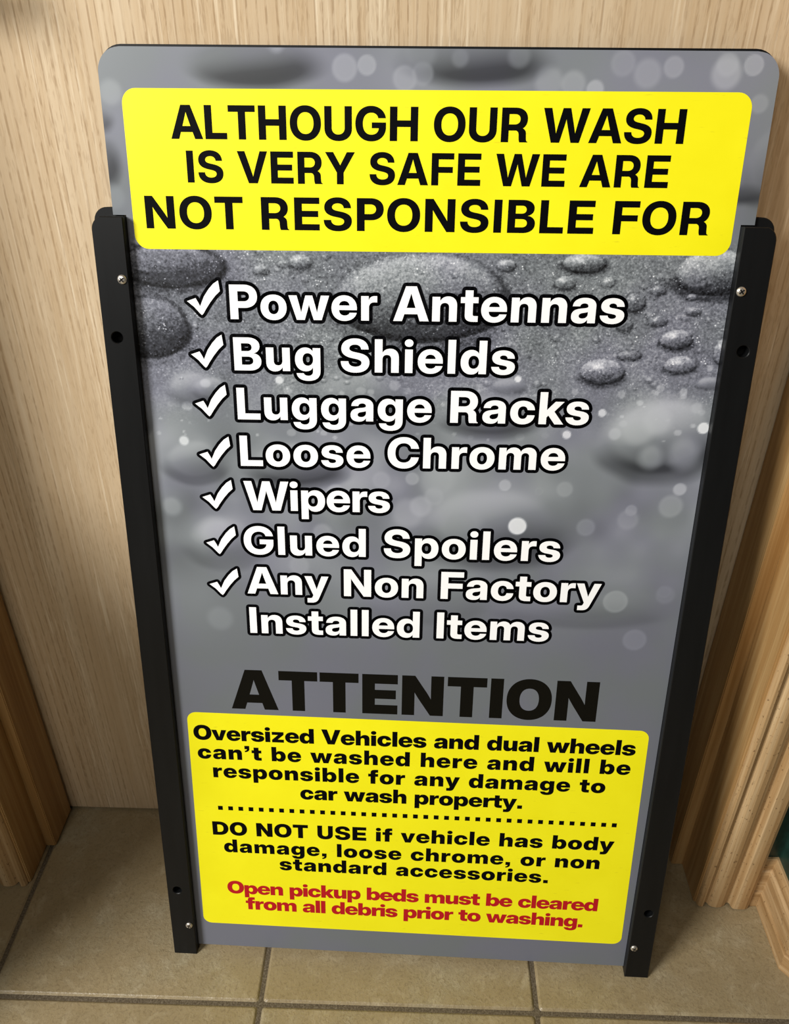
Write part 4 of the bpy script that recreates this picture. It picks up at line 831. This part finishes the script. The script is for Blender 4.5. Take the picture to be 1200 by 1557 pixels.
lettering('attention_lettering', text_line('C', "ATTENTION", -.2095, .2018, .3766, .3784, .0520, 0.99), M_INK_BROWN, 0.00012, 'large black capitals reading ATTENTION')
NOTE = [("Oversized Vehicles and dual wheels", -.2566, .2509, .3316, .3348, .0205), ("can’t be washed here and will be", -.2537, .2481, .3049, .3076, .0203),
        ("responsible for any damage to", -.2372, .2225, .2784, .2801, .0203), ("car wash property.", -.1343, .1286, .2516, .2520, .0203),
        ("DO NOT USE if vehicle has body", -.2437, .2420, .1915, .1950, .0206), ("damage, loose chrome, or non", -.2313, .2277, .1650, .1658, .0203),
        ("standard accessories.", -.1634, .1679, .1402, .1397, .0203), ("Open pickup beds must be cleared", -.2311, .2324, .0981, .0982, .0205),
        ("from all debris prior to washing.", -.2090, .2167, .0725, .0702, .0205)]
for k, (text, uL, uR, bL, bR, cap) in enumerate(NOTE):
    lettering('notice_lettering', text_line('C', text, uL, uR, bL, bR, cap, 1.06, 0.03), M_RED if k > 6 else M_INK, 0.00024,
              ('red' if k > 6 else 'black') + ' letters reading ' + words(text))
V, Fc = [], []
for k in range(39):
    t = k/38; u = -.2348 + t*(.2407-.0049+.2348); v = .2301 + .0009*t
    s = len(V); V += [(u, v), (u+.0057, v), (u+.0057, v+.0060), (u, v+.0060)]; Fc.append((s, s+1, s+2, s+3))
decal('dotted_rule', V, Fc, M_INK, 0.00024, 'row of black square dots')

# --- rails
RO, RI, RT, RD = 0.3050, 0.2755, 0.9125, -0.0250
HOLES = [(0.2922, 0.7965), (0.2926, 0.1083)]
SCREWS = [(0.2815, 0.8500), (0.2818, 0.0502)]
def rail(side):
    def fl(lp): return lp if side > 0 else [(-u, v) for u, v in lp][::-1]
    outer = [(RI, 0), (RO, 0)] + arc(RO-0.0125, RT-0.0195, 0.0125, 0, 70, 9) + [(RI, RT-0.0195+0.01175)]
    tab = [(RI+0.003, 0.885), (RO+0.0016, 0.885), (RO+0.0016, 0.895)] + arc(RO-0.0109, RT-0.0125, 0.0125, 0, 90, 10) + [(RI+0.003, RT)]
    holes = [arc(hu, hv, 0.0054, 0, -360, 24)[:-1] for hu, hv in HOLES]
    r = prism([fl(outer)] + [fl(h) for h in holes], 0.0, RD, M_RAIL, 'frame_rail', sign, 0.0007, math.tan(LEAN))
    tb = prism([fl(tab)], -0.0128, RD + 0.0002, M_RAIL, 'top_tab', r, 0.0006)
    r['label'] = 'black plastic rail on the ' + ('right' if side > 0 else 'left')
    for hu, hv in HOLES:
        bm = bmesh.new(); lathe(bm, [(0.0056, -0.013), (0.0056, -0.0128), (0.0001, -0.0127)], (side*hu, 0, hv), seg=24)
        me = bpy.data.meshes.new('hole_bottom'); bm.to_mesh(me); bm.free(); fix_normals(me)
        link('bolt_hole', me, M_HOLE, r)
    for k, (su, sv) in enumerate(SCREWS):
        bm = bmesh.new()
        R = 0.0044
        lathe(bm, [(R, -0.0004), (R, 0.0006), (R*0.86, 0.0015), (R*0.55, 0.0021), (R*0.2, 0.0023)], (side*su, 0, sv), seg=28)
        me = bpy.data.meshes.new('screw'); bm.to_mesh(me); bm.free(); fix_normals(me)
        s = link('screw', me, [M_STEEL, M_HOLE], r, True)
        bm = bmesh.new(); bm.from_mesh(me)
        a = 0.7 + 0.5*k
        for ang in (a, a + math.pi/2):
            c, d = math.cos(ang), math.sin(ang); L, W = R*0.62, R*0.13
            q = [(L, W), (-L, W), (-L, -W), (L, -W)]
            vs_ = [bm.verts.new((side*su + x*c - y*d, -0.00236, sv + x*d + y*c)) for x, y in q]
            f = bm.faces.new(vs_); f.material_index = 1
        bm.to_mesh(me); bm.free()
        s['label'] = 'bright cross-head screw'
rail(-1); rail(1)
